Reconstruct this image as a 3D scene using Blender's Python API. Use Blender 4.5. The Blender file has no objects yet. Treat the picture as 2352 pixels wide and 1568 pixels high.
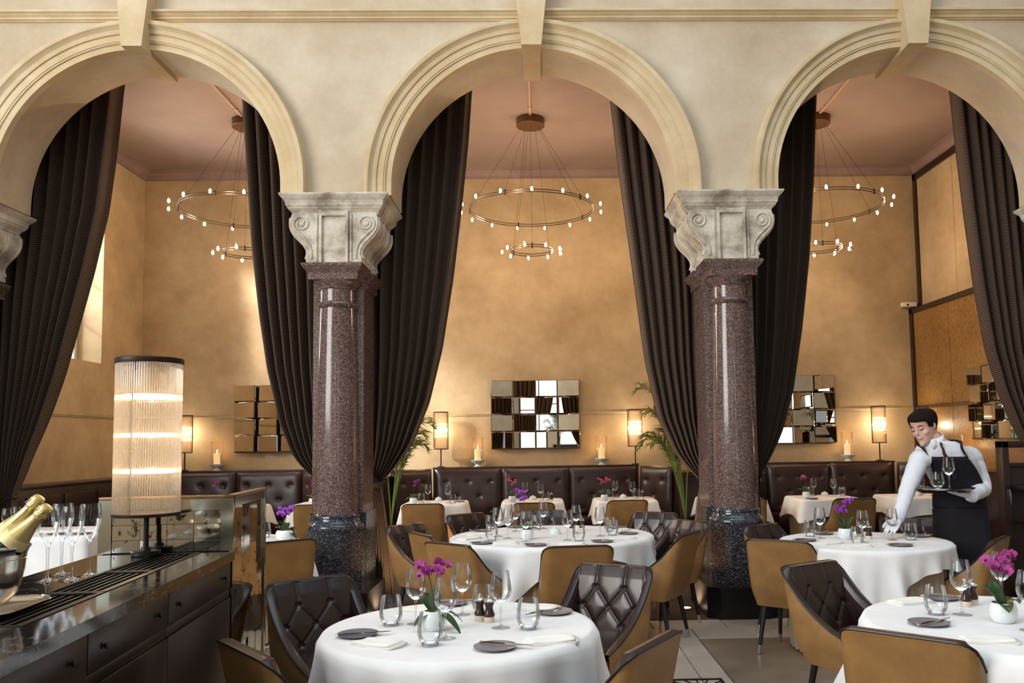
import bpy, bmesh, math, random
from mathutils import Vector, Matrix, Quaternion
random.seed(7)
PI = math.pi
SC = bpy.context.scene
COL = SC.collection
R = math.radians
# ------------------------------------------------------------------ camera, sky, big lights, exposure
cam = bpy.data.cameras.new('camera'); camo = bpy.data.objects.new('camera', cam); COL.objects.link(camo)
cam.sensor_width = 36.0; cam.lens = 1900.0/2352.0*36.0
cam.shift_x = -0.0447; cam.shift_y = 0.0385; cam.clip_start = 0.02; cam.clip_end = 200
rv, uv_, fv = Vector((0.99966167, -0.02162936, -0.01444719)), Vector((0.01282849, -0.0731923, 0.99723534)), Vector((0.02262698, 0.99708328, 0.07289006))
camo.matrix_world = Matrix(((rv.x, uv_.x, -fv.x, 0), (rv.y, uv_.y, -fv.y, 0), (rv.z, uv_.z, -fv.z, 1.52), (0, 0, 0, 1)))
SC.camera = camo
SC.view_settings.view_transform = 'Standard'; SC.view_settings.look = 'None'
SC.view_settings.exposure = 0.07; SC.view_settings.gamma = 1.0; SC.view_settings.use_curve_mapping = False
SC.cycles.use_denoising = True
SC.cycles.max_bounces = 9; SC.cycles.diffuse_bounces = 4; SC.cycles.glossy_bounces = 5
SC.cycles.transmission_bounces = 6; SC.cycles.transparent_max_bounces = 24
SC.cycles.caustics_reflective = False; SC.cycles.caustics_refractive = False
SC.cycles.sample_clamp_indirect = 4.0
world = bpy.data.worlds.new('sky'); SC.world = world; world.use_nodes = True
bg = world.node_tree.nodes['Background']; bg.inputs[0].default_value = (0.78, 0.88, 1.0, 1); bg.inputs[1].default_value = 0.40

def area(name, loc, target, sx, sy, power, col, spread=None):
    l = bpy.data.lights.new(name, 'AREA'); l.shape = 'RECTANGLE'; l.size = sx; l.size_y = sy; l.energy = power; l.color = col
    if spread: l.spread = spread
    o = bpy.data.objects.new(name, l); COL.objects.link(o); o.location = loc
    o.rotation_euler = (Vector(target)-Vector(loc)).to_track_quat('-Z', 'Y').to_euler(); return o
# the glass roof of the hall (daylight), and the tall street windows on its left side
area('roof_daylight', (0.5, 1.5, 9.5), (0.3, 3.6, 0), 10, 7, 430, (0.88, 0.94, 1.0))
area('street_window_daylight', (-8.6, -1.5, 4.6), (1.5, 7.5, 2.6), 6, 4.5, 980, (1.0, 0.97, 0.92))
for hx in (-5.5, -1.3, 2.9): area('hall_window_daylight', (hx, -5.45, 2.7), (hx*.9, 7.2, 2.4), 2.1, 3.6, 34, (0.96, 0.98, 1.0))
area('bay_window_daylight', (-6.75, 10.35, 4.0), (-2.6, 12.3, 1.6), 1.3, 2.2, 260, (1.0, 0.95, 0.86))
sun = bpy.data.lights.new('sun_through_window', 'SPOT'); sun.energy = 32000; sun.color = (1.0, .96, .88); sun.spot_size = R(22); sun.spot_blend = .3; sun.shadow_soft_size = .55
suno = bpy.data.objects.new('sun_through_window', sun); COL.objects.link(suno); suno.location = (-12.5, 6.2, 8.0)
suno.rotation_euler = (Vector((-6.0, 10.6, 3.9))-suno.location).to_track_quat('-Z', 'Y').to_euler()

# ------------------------------------------------------------------ materials
def lin(c):
    return tuple((x/12.92 if x <= 0.04045 else ((x+0.055)/1.055)**2.4) for x in c)
MATS = {}
class NT:
    def __init__(s, name):
        s.m = bpy.data.materials.new(name); s.m.use_nodes = True; s.t = s.m.node_tree; s.b = s.t.nodes['Principled BSDF']
    def n(s, ty, **kw):
        nd = s.t.nodes.new(ty)
        for k, v in kw.items():
            if k in nd.inputs: nd.inputs[k].default_value = v
            else: setattr(nd, k, v)
        return nd
    def l(s, a, b): s.t.links.new(a, b)
    def coord(s, kind='Object', scale=1.0):
        tc = s.n('ShaderNodeTexCoord'); mp = s.n('ShaderNodeMapping'); s.l(tc.outputs[kind], mp.inputs[0])
        mp.inputs['Scale'].default_value = scale if isinstance(scale, tuple) else (scale,)*3
        return mp.outputs[0]
    def noise(s, vec, scale, detail=4, rough=.6):
        nd = s.n('ShaderNodeTexNoise'); nd.inputs['Scale'].default_value = scale; nd.inputs['Detail'].default_value = detail
        nd.inputs['Roughness'].default_value = rough; s.l(vec, nd.inputs['Vector']); return nd.outputs['Fac']
    def ramp(s, fac, stops, interp='LINEAR'):
        r = s.n('ShaderNodeValToRGB'); s.l(fac, r.inputs[0]); cr = r.color_ramp; cr.interpolation = interp
        while len(cr.elements) < len(stops): cr.elements.new(0.5)
        for e, (p, c) in zip(cr.elements, stops): e.position = p; e.color = (*c, 1)
        return r.outputs[0]
    def mix(s, fac, a, b, mode='MIX'):
        m = s.n('ShaderNodeMix', data_type='RGBA', blend_type=mode)
        for i, v in ((0, fac), (6, a), (7, b)):
            if hasattr(v, 'is_linked'): s.l(v, m.inputs[i])
            else: m.inputs[i].default_value = v if i == 0 else ((*v, 1) if len(v) == 3 else v)
        return m.outputs[2]
    def bump(s, fac, strength=.2, dist=.01):
        b = s.n('ShaderNodeBump'); b.inputs['Strength'].default_value = strength; b.inputs['Distance'].default_value = dist
        s.l(fac, b.inputs['Height']); s.l(b.outputs[0], s.b.inputs['Normal'])
    def base(s, c, rough=.5, metal=0., spec=.5):
        if hasattr(c, 'is_linked'): s.l(c, s.b.inputs['Base Color'])
        else: s.b.inputs['Base Color'].default_value = (*c, 1)
        s.b.inputs['Roughness'].default_value = rough; s.b.inputs['Metallic'].default_value = metal
        s.b.inputs['Specular IOR Level'].default_value = spec
def mat(name):
    def deco(fn):
        t = NT(name); fn(t); MATS[name] = t.m; return fn
    return deco
def plain(name, c, rough=.5, metal=0., spec=.5, **kw):
    t = NT(name); t.base(lin(c), rough, metal, spec)
    for k, v in kw.items(): t.b.inputs[k.replace('_', ' ')].default_value = v
    MATS[name] = t.m
def mottled(name, a, b, scale=1.6, rough=.8, c=None, bump=.0, fine=14, spec=.3):
    t = NT(name); v = t.coord('Object')
    n1 = t.noise(v, scale, 6, .62); n2 = t.noise(v, fine, 5, .6)
    col = t.ramp(n1, [(.32, lin(a)), (.52, lin(c or tuple((x+y)/2 for x, y in zip(a, b)))), (.70, lin(b))])
    col = t.mix(.16, col, t.ramp(n2, [(.3, lin(a)), (.7, lin(b))]))
    t.base(col, rough, 0, spec)
    if bump: t.bump(n2, bump, .004)
    MATS[name] = t.m
mottled('plaster_cream', (.695, .612, .50), (.835, .785, .695), .9, .85, bump=.12, fine=22)
mottled('plaster_moulding', (.76, .66, .50), (.86, .79, .66), 2.5, .8, bump=.08, fine=30)
mottled('plaster_gold', (.575, .485, .365), (.745, .665, .54), .95, .72, (.68, .595, .465), .08, 9)
mottled('plaster_ceiling', (.52, .45, .42), (.59, .515, .485), .8, .9)
mottled('cornice_paint', (.50, .42, .40), (.57, .49, .46), 3, .7)
mottled('stone_capital', (.52, .47, .40), (.88, .85, .80), 5.5, .75, (.78, .74, .67), .35, 40)
@mat('granite_red')
def _(t):
    v = t.coord('Object'); n = t.n('ShaderNodeTexVoronoi', feature='F1'); n.inputs['Scale'].default_value = 165; t.l(v, n.inputs['Vector'])
    sp = t.n('ShaderNodeSeparateColor'); t.l(n.outputs['Color'], sp.inputs[0])
    c = t.ramp(sp.outputs[0], [(0, lin((.17, .14, .135))), (.28, lin((.32, .255, .235))), (.6, lin((.49, .395, .36))), (.86, lin((.62, .52, .48)))], 'CONSTANT')
    c = t.mix(.22, c, t.ramp(t.noise(v, 3, 3), [(.3, lin((.32, .25, .235))), (.7, lin((.50, .41, .385)))]))
    t.base(c, .14, 0, .5)
@mat('granite_dark')
def _(t):
    v = t.coord('Object'); n = t.n('ShaderNodeTexVoronoi', feature='F1'); n.inputs['Scale'].default_value = 165; t.l(v, n.inputs['Vector'])
    sp = t.n('ShaderNodeSeparateColor'); t.l(n.outputs['Color'], sp.inputs[0])
    c = t.ramp(sp.outputs[0], [(0, lin((.12, .13, .15))), (.45, lin((.20, .21, .24))), (.75, lin((.31, .33, .36))), (.94, lin((.55, .57, .60)))], 'CONSTANT')
    t.base(c, .12, 0, .5)
plain('black_stone', (.07, .07, .09), .35)
@mat('curtain_cloth')
def _(t):
    uvn = t.n('ShaderNodeUVMap'); sp = t.n('ShaderNodeSeparateXYZ'); t.l(uvn.outputs[0], sp.inputs[0])
    def mth(op, a, b=None):
        m = t.n('ShaderNodeMath', operation=op)
        for i, v in enumerate((a, b)):
            if v is None: continue
            if hasattr(v, 'is_linked'): t.l(v, m.inputs[i])
            else: m.inputs[i].default_value = v
        return m.outputs[0]
    z = mth('PINGPONG', mth('MULTIPLY', sp.outputs[0], 1/.034), 1.0)      # zig 0..1 every 68 mm
    h = mth('ADD', sp.outputs[1], mth('MULTIPLY', z, .015))
    s = mth('PINGPONG', mth('MULTIPLY', h, 1/.0095), 1.0)
    st = t.ramp(s, [(.50, (0, 0, 0)), (.68, (1, 1, 1))])
    c = t.mix(st, lin((.115, .085, .075)), lin((.43, .34, .27)))
    t.base(c, .8, 0, .25)
    t.b.inputs['Sheen Weight'].default_value = .10; t.b.inputs['Sheen Tint'].default_value = (.8, .7, .6, 1)
@mat('tan_leather')
def _(t):
    v = t.coord('Object'); n = t.noise(v, 7, 5); f = t.noise(v, 120, 3)
    c = t.ramp(n, [(.3, lin((.525, .39, .23))), (.7, lin((.63, .475, .285)))])
    t.base(c, .42, 0, .45); t.bump(f, .08, .002)
@mat('dark_leather')
def _(t):
    v = t.coord('Object'); n = t.noise(v, 9, 4); f = t.noise(v, 150, 3)
    c = t.ramp(n, [(.3, lin((.145, .098, .095))), (.7, lin((.195, .13, .12)))])
    t.base(c, .30, 0, .55); t.bump(f, .07, .002)
plain('dark_piping', (.10, .07, .07), .4)
plain('button_leather', (.22, .155, .145), .35)
@mat('banquette_leather')
def _(t):
    v = t.coord('Object'); n = t.noise(v, 6, 4); f = t.noise(v, 90, 3)
    c = t.ramp(n, [(.3, lin((.165, .108, .108))), (.7, lin((.22, .145, .14)))])
    t.base(c, .30, 0, .55); t.bump(f, .06, .002)
plain('chair_leg', (.10, .10, .12), .4)
plain('chrome', (.82, .82, .82), .18, 1.)
plain('silver', (.84, .82, .78), .16, 1.)
plain('bronze', (.22, .17, .14), .4, .7)
plain('bronze_dark', (.13, .11, .10), .42, .5)
plain('canopy_bronze', (.40, .29, .20), .45, .6)
plain('copper_foil', (.50, .40, .29), .4, .7)
@mat('linen')
def _(t):
    v = t.coord('Object'); n = t.noise(v, 5, 3); f = t.noise(v, 260, 2)
    t.base(t.ramp(n, [(.3, lin((.905, .905, .905))), (.7, lin((.95, .95, .945)))]), .85, 0, .2); t.bump(f, .05, .001)
plain('napkin_linen', (.94, .935, .91), .85, 0, .2)
plain('skirt_cloth', (.70, .64, .54), .85, 0, .2)
t = NT('shirt_cotton'); v = t.coord('Object'); t.base(lin((.89, .90, .93)), .8, 0, .2); t.bump(t.noise(v, 7, 2, .45), .40, .05); MATS['shirt_cotton'] = t.m
plain('glove_cotton', (.93, .93, .95), .8, 0, .2)
plain('apron_cloth', (.125, .12, .15), .8, 0, .25)
plain('trouser_cloth', (.08, .08, .09), .85)
plain('tie_silk', (.30, .10, .09), .5)
plain('hair', (.12, .085, .068), .8, 0, .12)
plain('skin', (.86, .69, .62), .5, 0, .4, Subsurface_Weight=.08, Subsurface_Scale=.01)
plain('lip', (.70, .45, .42), .5)
plain('eye_dark', (.10, .07, .06), .4)
plain('porcelain', (.90, .92, .92), .18, 0, .55)
plain('slate_plate', (.43, .43, .47), .42)
plain('mill_wood', (.20, .115, .085), .28)
plain('mill_acrylic', (.85, .78, .70), .2)
plain('leaf_green', (.16, .28, .11), .35)
plain('leaf_pale', (.34, .48, .16), .4)
plain('palm_green', (.38, .45, .18), .45)
plain('stem_green', (.24, .27, .12), .5)
plain('orchid_magenta', (.66, .26, .53), .6, 0, .3)
plain('orchid_violet', (.56, .26, .68), .6, 0, .3)
plain('orchid_pink', (.80, .36, .46), .6, 0, .3)
plain('orchid_throat', (.38, .04, .30), .6)
plain('soil', (.25, .21, .15), .95)
@mat('dark_wood')
def _(t):
    v = t.coord('Object', (14, 14, 1.2)); n = t.noise(v, 3, 5)
    t.base(t.ramp(n, [(.3, lin((.115, .065, .055))), (.7, lin((.185, .105, .085)))]), .28, 0, .5)
@mat('counter_wood')
def _(t):
    v = t.coord('Object', (14, 14, 1.2)); n = t.noise(v, 3, 5)
    t.base(t.ramp(n, [(.3, lin((.095, .07, .075))), (.7, lin((.16, .11, .105)))]), .33, 0, .5)
@mat('black_marble')
def _(t):
    v = t.coord('Object'); w = t.noise(v, 2.2, 6, .7)
    m1 = t.n('ShaderNodeMath', operation='SUBTRACT'); t.l(w, m1.inputs[0]); m1.inputs[1].default_value = .5
    m2 = t.n('ShaderNodeMath', operation='ABSOLUTE'); t.l(m1.outputs[0], m2.inputs[0])
    c = t.ramp(m2.outputs[0], [(0, lin((.50, .48, .45))), (.0025, lin((.28, .27, .26))), (.006, lin((.085, .085, .095)))])
    t.base(c, .10, 0, .6)
plain('grille_metal', (.10, .085, .08), .4, .4)
@mat('burl_wood')
def _(t):
    v = t.coord('Object', (5, 5, 3.2)); n = t.noise(v, 6, 9, .78); n2 = t.noise(t.coord('Object', 1.0), 1.2, 3)
    c = t.ramp(n, [(.36, lin((.20, .13, .06))), (.50, lin((.46, .33, .17))), (.62, lin((.62, .48, .27)))])
    c = t.mix(.35, c, t.ramp(n2, [(.35, lin((.44, .32, .16))), (.65, lin((.66, .51, .29)))]))
    t.base(c, .38, 0, .5)
@mat('mirror')
def _(t): t.base((.86, .83, .76), .015, 1.)
@mat('mirror_antique')
def _(t):
    v = t.coord('Object'); n = t.noise(v, 11, 8, .75)
    t.base(t.ramp(n, [(.42, (.70, .66, .57)), (.555, (.70, .66, .57)), (.60, (.10, .085, .07))]), .06, 1.)
plain('mirror_edge', (.80, .80, .74), .12, 1.)
def thin_glass(name, tint=(.97, .98, .98), edge=(.55, .57, .58), gloss=.9):
    t = NT(name); o = t.t.nodes['Material Output']
    lw = t.n('ShaderNodeLayerWeight'); lw.inputs['Blend'].default_value = .35
    tr = t.n('ShaderNodeBsdfTransparent'); gl = t.n('ShaderNodeBsdfGlossy'); gl.inputs['Roughness'].default_value = .03
    gl.inputs['Color'].default_value = (1, 1, 1, 1)
    t.l(t.ramp(lw.outputs['Facing'], [(.0, tint), (.62, tint), (.97, edge)]), tr.inputs['Color'])
    fr = t.n('ShaderNodeFresnel'); fr.inputs['IOR'].default_value = 1.45
    ml = t.n('ShaderNodeMath', operation='MULTIPLY'); t.l(fr.outputs[0], ml.inputs[0]); ml.inputs[1].default_value = gloss
    mx = t.n('ShaderNodeMixShader'); t.l(ml.outputs[0], mx.inputs[0]); t.l(tr.outputs[0], mx.inputs[1]); t.l(gl.outputs[0], mx.inputs[2])
    t.l(mx.outputs[0], o.inputs['Surface']); MATS[name] = t.m
thin_glass('glass')
thin_glass('glass_flute', (.96, .97, .97), (.42, .44, .45))
thin_glass('hurricane_glass', (.98, .96, .94), (.84, .76, .70), .5)
thin_glass('window_glass', (.98, .99, 1.0), (.9, .9, .9))
def rod_glass(name, tint, fac):
    t = NT(name); o = t.t.nodes['Material Output']
    lw = t.n('ShaderNodeLayerWeight'); lw.inputs['Blend'].default_value = .5
    tr = t.n('ShaderNodeBsdfTransparent'); t.l(t.ramp(lw.outputs['Facing'], [(.0, tint), (.5, tint), (.95, tuple(.45*x for x in tint))]), tr.inputs['Color'])
    tl = t.n('ShaderNodeBsdfTranslucent'); tl.inputs['Color'].default_value = (.92, .84, .74, 1)
    gl = t.n('ShaderNodeBsdfGlossy'); gl.inputs['Roughness'].default_value = .08
    m1 = t.n('ShaderNodeMixShader'); m1.inputs[0].default_value = fac; t.l(tr.outputs[0], m1.inputs[1]); t.l(tl.outputs[0], m1.inputs[2])
    m2 = t.n('ShaderNodeMixShader'); m2.inputs[0].default_value = .10; t.l(m1.outputs[0], m2.inputs[1]); t.l(gl.outputs[0], m2.inputs[2])
    t.l(m2.outputs[0], o.inputs['Surface']); MATS[name] = t.m
rod_glass('rod_glass', (.93, .90, .86), .07)
rod_glass('sconce_glass', (.92, .85, .78), .07)
def emit(name, col, s, sampled=False):
    t = NT(name); o = t.t.nodes['Material Output']; e = t.n('ShaderNodeEmission'); e.inputs[0].default_value = (*col, 1); e.inputs[1].default_value = s
    t.l(e.outputs[0], o.inputs['Surface']); t.m.cycles.emission_sampling = 'AUTO' if sampled else 'NONE'; MATS[name] = t.m
emit('bulb_glow', (1.0, .74, .42), 9)
emit('streak_glow', (1.0, .76, .46), 16)
emit('lamp_glow', (1.0, .80, .55), 13)
emit('flame', (1.0, .70, .30), 16)
emit('uplight_lens', (1.0, .75, .45), 8)
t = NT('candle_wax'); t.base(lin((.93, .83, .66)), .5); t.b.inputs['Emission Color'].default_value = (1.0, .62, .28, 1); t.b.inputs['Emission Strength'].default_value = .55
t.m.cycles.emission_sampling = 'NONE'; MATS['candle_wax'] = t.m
plain('bottle_green', (.03, .07, .04), .1, 0, .6)
plain('gold_foil', (.86, .77, .50), .33, .65)
plain('gold_label', (.88, .80, .58), .5, .25)
plain('ink', (.16, .13, .09), .6)
mottled('tile_pale', (.66, .62, .56), (.76, .73, .68), 2.2, .35, spec=.5)
mottled('tile_grey', (.46, .40, .34), (.56, .50, .43), 2.4, .35, spec=.5)
plain('grout', (.34, .31, .28), .9)
mottled('carpet', (.20, .17, .16), (.32, .28, .26), 40, .95, fine=90)
plain('window_frame_paint', (.80, .80, .80), .5)
plain('conduit_paint', (.66, .54, .46), .6)
plain('plastic_white', (.82, .80, .76), .5)
plain('emblem', (.185, .185, .205), .7)
plain('pin_gold', (.80, .45, .12), .35, .6)
# ------------------------------------------------------------------ mesh helpers
class MB:
    def __init__(s): s.v = []; s.f = []; s.uv = {}
    def add(s, vs, fs):
        k = len(s.v); s.v += [tuple(v) for v in vs]; s.f += [tuple(i+k for i in f) for f in fs]; return s
    def box(s, x0, x1, y0, y1, z0, z1, m=None):
        vs = [Vector((x, y, z)) for z in (z0, z1) for y in (y0, y1) for x in (x0, x1)]
        if m: vs = [m @ v for v in vs]
        return s.add(vs, [(0, 2, 3, 1), (4, 5, 7, 6), (0, 1, 5, 4), (2, 6, 7, 3), (0, 4, 6, 2), (1, 3, 7, 5)])
    def bbox(s, x0, x1, y0, y1, z0, z1, b=.01, m=None):
        """box with chamfered edges"""
        bm = bmesh.new(); bmesh.ops.create_cube(bm, size=1)
        for v in bm.verts: v.co = Vector(((x0+x1)/2+v.co.x*(x1-x0), (y0+y1)/2+v.co.y*(y1-y0), (z0+z1)/2+v.co.z*(z1-z0)))
        bmesh.ops.bevel(bm, geom=bm.edges[:], offset=b, segments=2, profile=.6, affect='EDGES')
        bm.verts.index_update()
        s.add([(m @ v.co if m else v.co.copy()) for v in bm.verts], [[v.index for v in f.verts] for f in bm.faces]); bm.free(); return s
    def lathe(s, prof, n=24, c=(0, 0, 0), m=None, a0=0., a1=2*PI, cap=False):
        full = abs(a1-a0-2*PI) < 1e-6; k = n if full else n+1; vs = []; fs = []
        for r, z in prof:
            for i in range(k):
                a = a0+(a1-a0)*i/n; v = Vector((c[0]+r*math.cos(a), c[1]+r*math.sin(a), c[2]+z)); vs.append(m @ v if m else v)
        for j in range(len(prof)-1):
            for i in range(n):
                i2 = (i+1) % k; fs.append((j*k+i, j*k+i2, (j+1)*k+i2, (j+1)*k+i))
        if cap and full:
            fs.append(tuple(reversed(range(k)))); fs.append(tuple((len(prof)-1)*k+i for i in range(k)))
        return s.add(vs, fs)
    def tube(s, pts, r, n=8, cap=True, closed=False, flat=1.0):
        pts = [Vector(p) for p in pts]; N = len(pts); rs = r if isinstance(r, (list, tuple)) else [r]*N
        vs = []; fs = []; t0 = None; nrm = None
        for i, p in enumerate(pts):
            if closed: t = (pts[(i+1) % N]-pts[i-1])
            else: t = (pts[min(i+1, N-1)]-pts[max(i-1, 0)])
            t.normalize()
            if nrm is None:
                nrm = Vector((0, 0, 1)).cross(t)
                if nrm.length < .05: nrm = Vector((1, 0, 0)).cross(t)
                nrm.normalize()
            else:
                nrm = (nrm-t*nrm.dot(t)).normalized()
            b = t.cross(nrm)
            for k in range(n):
                a = 2*PI*k/n; vs.append(p+(nrm*math.cos(a)+b*math.sin(a)*flat)*rs[i])
        for i in range(N if closed else N-1):
            j = (i+1) % N
            for k in range(n):
                k2 = (k+1) % n; fs.append((i*n+k, i*n+k2, j*n+k2, j*n+k))
        if cap and not closed:
            fs.append(tuple(reversed(range(n)))); fs.append(tuple((N-1)*n+k for k in range(n)))
        return s.add(vs, fs)
    def loft(s, rings, cap=True, closed=True):
        n = len(rings[0]); vs = [v for r in rings for v in r]; fs = []
        for i in range(len(rings)-1):
            for k in range(n if closed else n-1):
                k2 = (k+1) % n; fs.append((i*n+k, i*n+k2, (i+1)*n+k2, (i+1)*n+k))
        if cap:
            fs.append(tuple(reversed(range(n)))); fs.append(tuple((len(rings)-1)*n+k for k in range(n)))
        return s.add(vs, fs)
    def grid(s, fn, nu, nv, uvf=None, wrapu=False):
        k = len(s.v); ku = nu if wrapu else nu+1
        for j in range(nv+1):
            for i in range(ku):
                s.v.append(tuple(fn(i/nu, j/nv)))
                if uvf: s.uv[len(s.v)-1] = uvf(i/nu, j/nv)
        for j in range(nv):
            for i in range(nu):
                i2 = (i+1) % ku
                s.f.append((k+j*ku+i, k+j*ku+i2, k+(j+1)*ku+i2, k+(j+1)*ku+i))
        return s
    def sph(s, c, r, n=10, m=6, sc=(1, 1, 1)):
        prof = [(max(1e-4, r*math.sin(PI*j/m)), -r*math.cos(PI*j/m)) for j in range(m+1)]
        M = Matrix.Translation(c) @ Matrix.Diagonal((*sc, 1)); return s.lathe(prof, n, m=M)
    def build(s, name, mt, parent=None, loc=None, rot=None, smooth=True, label=None, sharp=None, kind=None):
        me = bpy.data.meshes.new(name); me.from_pydata(s.v, [], s.f)
        if s.uv:
            ul = me.uv_layers.new(name='UVMap')
            for lp in me.loops: ul.data[lp.index].uv = s.uv.get(lp.vertex_index, (0, 0))
        me.materials.append(MATS[mt]); me.update()
        if smooth:
            me.polygons.foreach_set('use_smooth', [True]*len(me.polygons))
            me.set_sharp_from_angle(angle=R(sharp or 38))
        return link(name, me, parent, loc, rot, label, kind)
def link(name, me, parent=None, loc=None, rot=None, label=None, kind=None):
    o = bpy.data.objects.new(name, me); COL.objects.link(o)
    if parent: o.parent = parent
    if loc is not None: o.location = loc
    if rot is not None: o.rotation_euler = rot
    if label: o['label'] = label
    if kind: o['kind'] = kind
    return o
def solid(o, th, off=0.):
    m = o.modifiers.new('thickness', 'SOLIDIFY'); m.thickness = th; m.offset = off; return o
def thing(name, label, cat, loc=(0, 0, 0), rz=0, group=None, kind=None):
    o = bpy.data.objects.new(name, None); COL.objects.link(o); o.location = loc; o.rotation_euler = (0, 0, rz); o.empty_display_size = .05
    return tag(o, label, cat, group, kind)
def tag(o, label, cat, group=None, kind=None):
    o['label'] = label; o['category'] = cat
    if group: o['group'] = group
    elif 'group' in o: del o['group']
    if kind: o['kind'] = kind
    return o
KIDS = {}
def dup(root, loc, rz=0., label=None, group=None, rot=None, scale=None):
    def rec(o, par):
        c = o.copy(); COL.objects.link(c)
        if par: c.parent = par
        for ch in o.children: rec(ch, c)
        return c
    r = rec(root, None); r.location = loc; r.rotation_euler = rot if rot else (0, 0, rz)
    if scale: r.scale = (scale,)*3
    if label: r['label'] = label
    if group: r['group'] = group
    return r
class Proto:
    """first use moves the prototype itself, later uses copy it"""
    def __init__(s, root): s.root = root; s.used = False
    def put(s, loc, rz=0., label=None, group=None, rot=None, scale=None):
        if not s.used:
            s.used = True; o = s.root; o.location = loc; o.rotation_euler = rot if rot else (0, 0, rz)
            if scale: o.scale = (scale,)*3
            if label: o['label'] = label
            if group: o['group'] = group
            return o
        return dup(s.root, loc, rz, label, group, rot, scale)
def struct(o, label, cat='structure'):
    o['kind'] = 'structure'; o['label'] = label; o['category'] = cat; return o
def lerp(a, b, t): return a+(b-a)*t
def interp(tab, x):
    """tab: list of (key, value) ascending in key, smooth enough"""
    if x <= tab[0][0]:
        (a, va), (b, vb) = tab[0], tab[1]; return va
    for (a, va), (b, vb) in zip(tab, tab[1:]):
        if x <= b: return va+(vb-va)*(x-a)/(b-a)
    return tab[-1][1]
def sstep(a, b, x):
    t = min(1, max(0, (x-a)/(b-a))); return t*t*(3-2*t)
# ------------------------------------------------------------------ the shell of the room
YA, YB0, YW = 7.29, 7.85, 12.3          # arcade front, arcade back, dining room back wall
XL, XR, ZC = -5.87, 5.79, 5.63
ARCH = [(-3.55, 'window bay'), (-.03, 'middle bay'), (3.45, 'waiter bay')]
COLX = [-5.31, -1.79, 1.725, 5.2]
RI, ZS, ST = 1.27, 3.73, .088      # arch radius, top of the capitals, short straight legs below the half round
def arcade():
    prof = []
    xs = [-8.5]
    pts = [(-8.5, 0)]
    pts = [(-8.5, ZS)]
    for c, _ in ARCH:
        pts.append((c-RI, ZS))
        for i in range(49):
            a = PI-PI*i/48; pts.append((c+RI*math.cos(a), ZS+ST+RI*math.sin(a)))
        pts.append((c+RI, ZS))
    pts.append((8.5, ZS))
    m = MB(); n = len(pts); top = 7.4
    vs = []
    for x, z in pts: vs += [(x, YA, z), (x, YA, top), (x, YB0, z), (x, YB0, top)]
    fs = []
    for i in range(n-1):
        a, b = 4*i, 4*i+4
        fs += [(a, b, b+1, a+1), (a+2, a+3, b+3, b+2), (a, a+2, b+2, b), (a+1, b+1, b+3, a+3)]
    m.add(vs, fs)
    return m
wall_arcade = struct(arcade().build('wall_arcade', 'plaster_cream'), 'cream plaster wall with three round arches above the columns', 'wall')
def keystone(cx):
    m = MB(); z0, z1 = 4.955+ST, 6.9; w0 = .088; w1 = .088+(z1-z0)*.105
    r = []
    for y, i in ((7.12, 0), (7.31, 0)):
        r.append([Vector((cx-w0, y, z0)), Vector((cx+w0, y, z0)), Vector((cx+w1, y, z1)), Vector((cx-w1, y, z1))])
    m.loft([list(reversed(q)) for q in r])
    m.box(cx-.082, cx+.082, 7.309, 7.875, z0-.002, z0+.1)
    return m
for c, nm in ARCH: keystone(c).build('keystone', 'plaster_moulding', wall_arcade, smooth=False)
AP = [(1.268, 7.345), (1.268, 7.271), (1.318, 7.267), (1.322, 7.253), (1.332, 7.253), (1.338, 7.245), (1.392, 7.241), (1.396, 7.227), (1.408, 7.223), (1.43, 7.219), (1.45, 7.203), (1.462, 7.185), (1.475, 7.181), (1.497, 7.181), (1.502, 7.195), (1.507, 7.345)]
for k, (c, nm) in enumerate(ARCH):
    m = MB(); m.grid(lambda u, v, c=c: (c+AP[round(u*15)][0]*math.cos(PI*min(1, max(0, (v*58-1)/56))), AP[round(u*15)][1], ZS+(ST if 0 < round(v*58) < 58 else 0)+AP[round(u*15)][0]*math.sin(PI*min(1, max(0, (v*58-1)/56)))), 15, 58)
    struct(m.build('trim_%d' % (k+1), 'plaster_moulding', sharp=25), 'stepped plaster moulding round the arch of the %s' % nm, 'moulding')
SP = [(5.285, 7.325), (5.290, 7.275), (5.302, 7.270), (5.306, 7.255), (5.330, 7.253), (5.345, 7.235), (5.362, 7.225), (5.366, 7.210), (5.392, 7.208), (5.396, 7.275), (5.41, 7.325)]
m = MB(); m.grid(lambda u, v: (lerp(-8.5, 8.5, v), SP[round(u*10)][1], 5.340+(SP[round(u*10)][0]-5.285)*.80), 10, 2)
struct(m.build('trim_4', 'plaster_moulding', sharp=25), 'straight string moulding across the cream wall above the arches', 'moulding')

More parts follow.
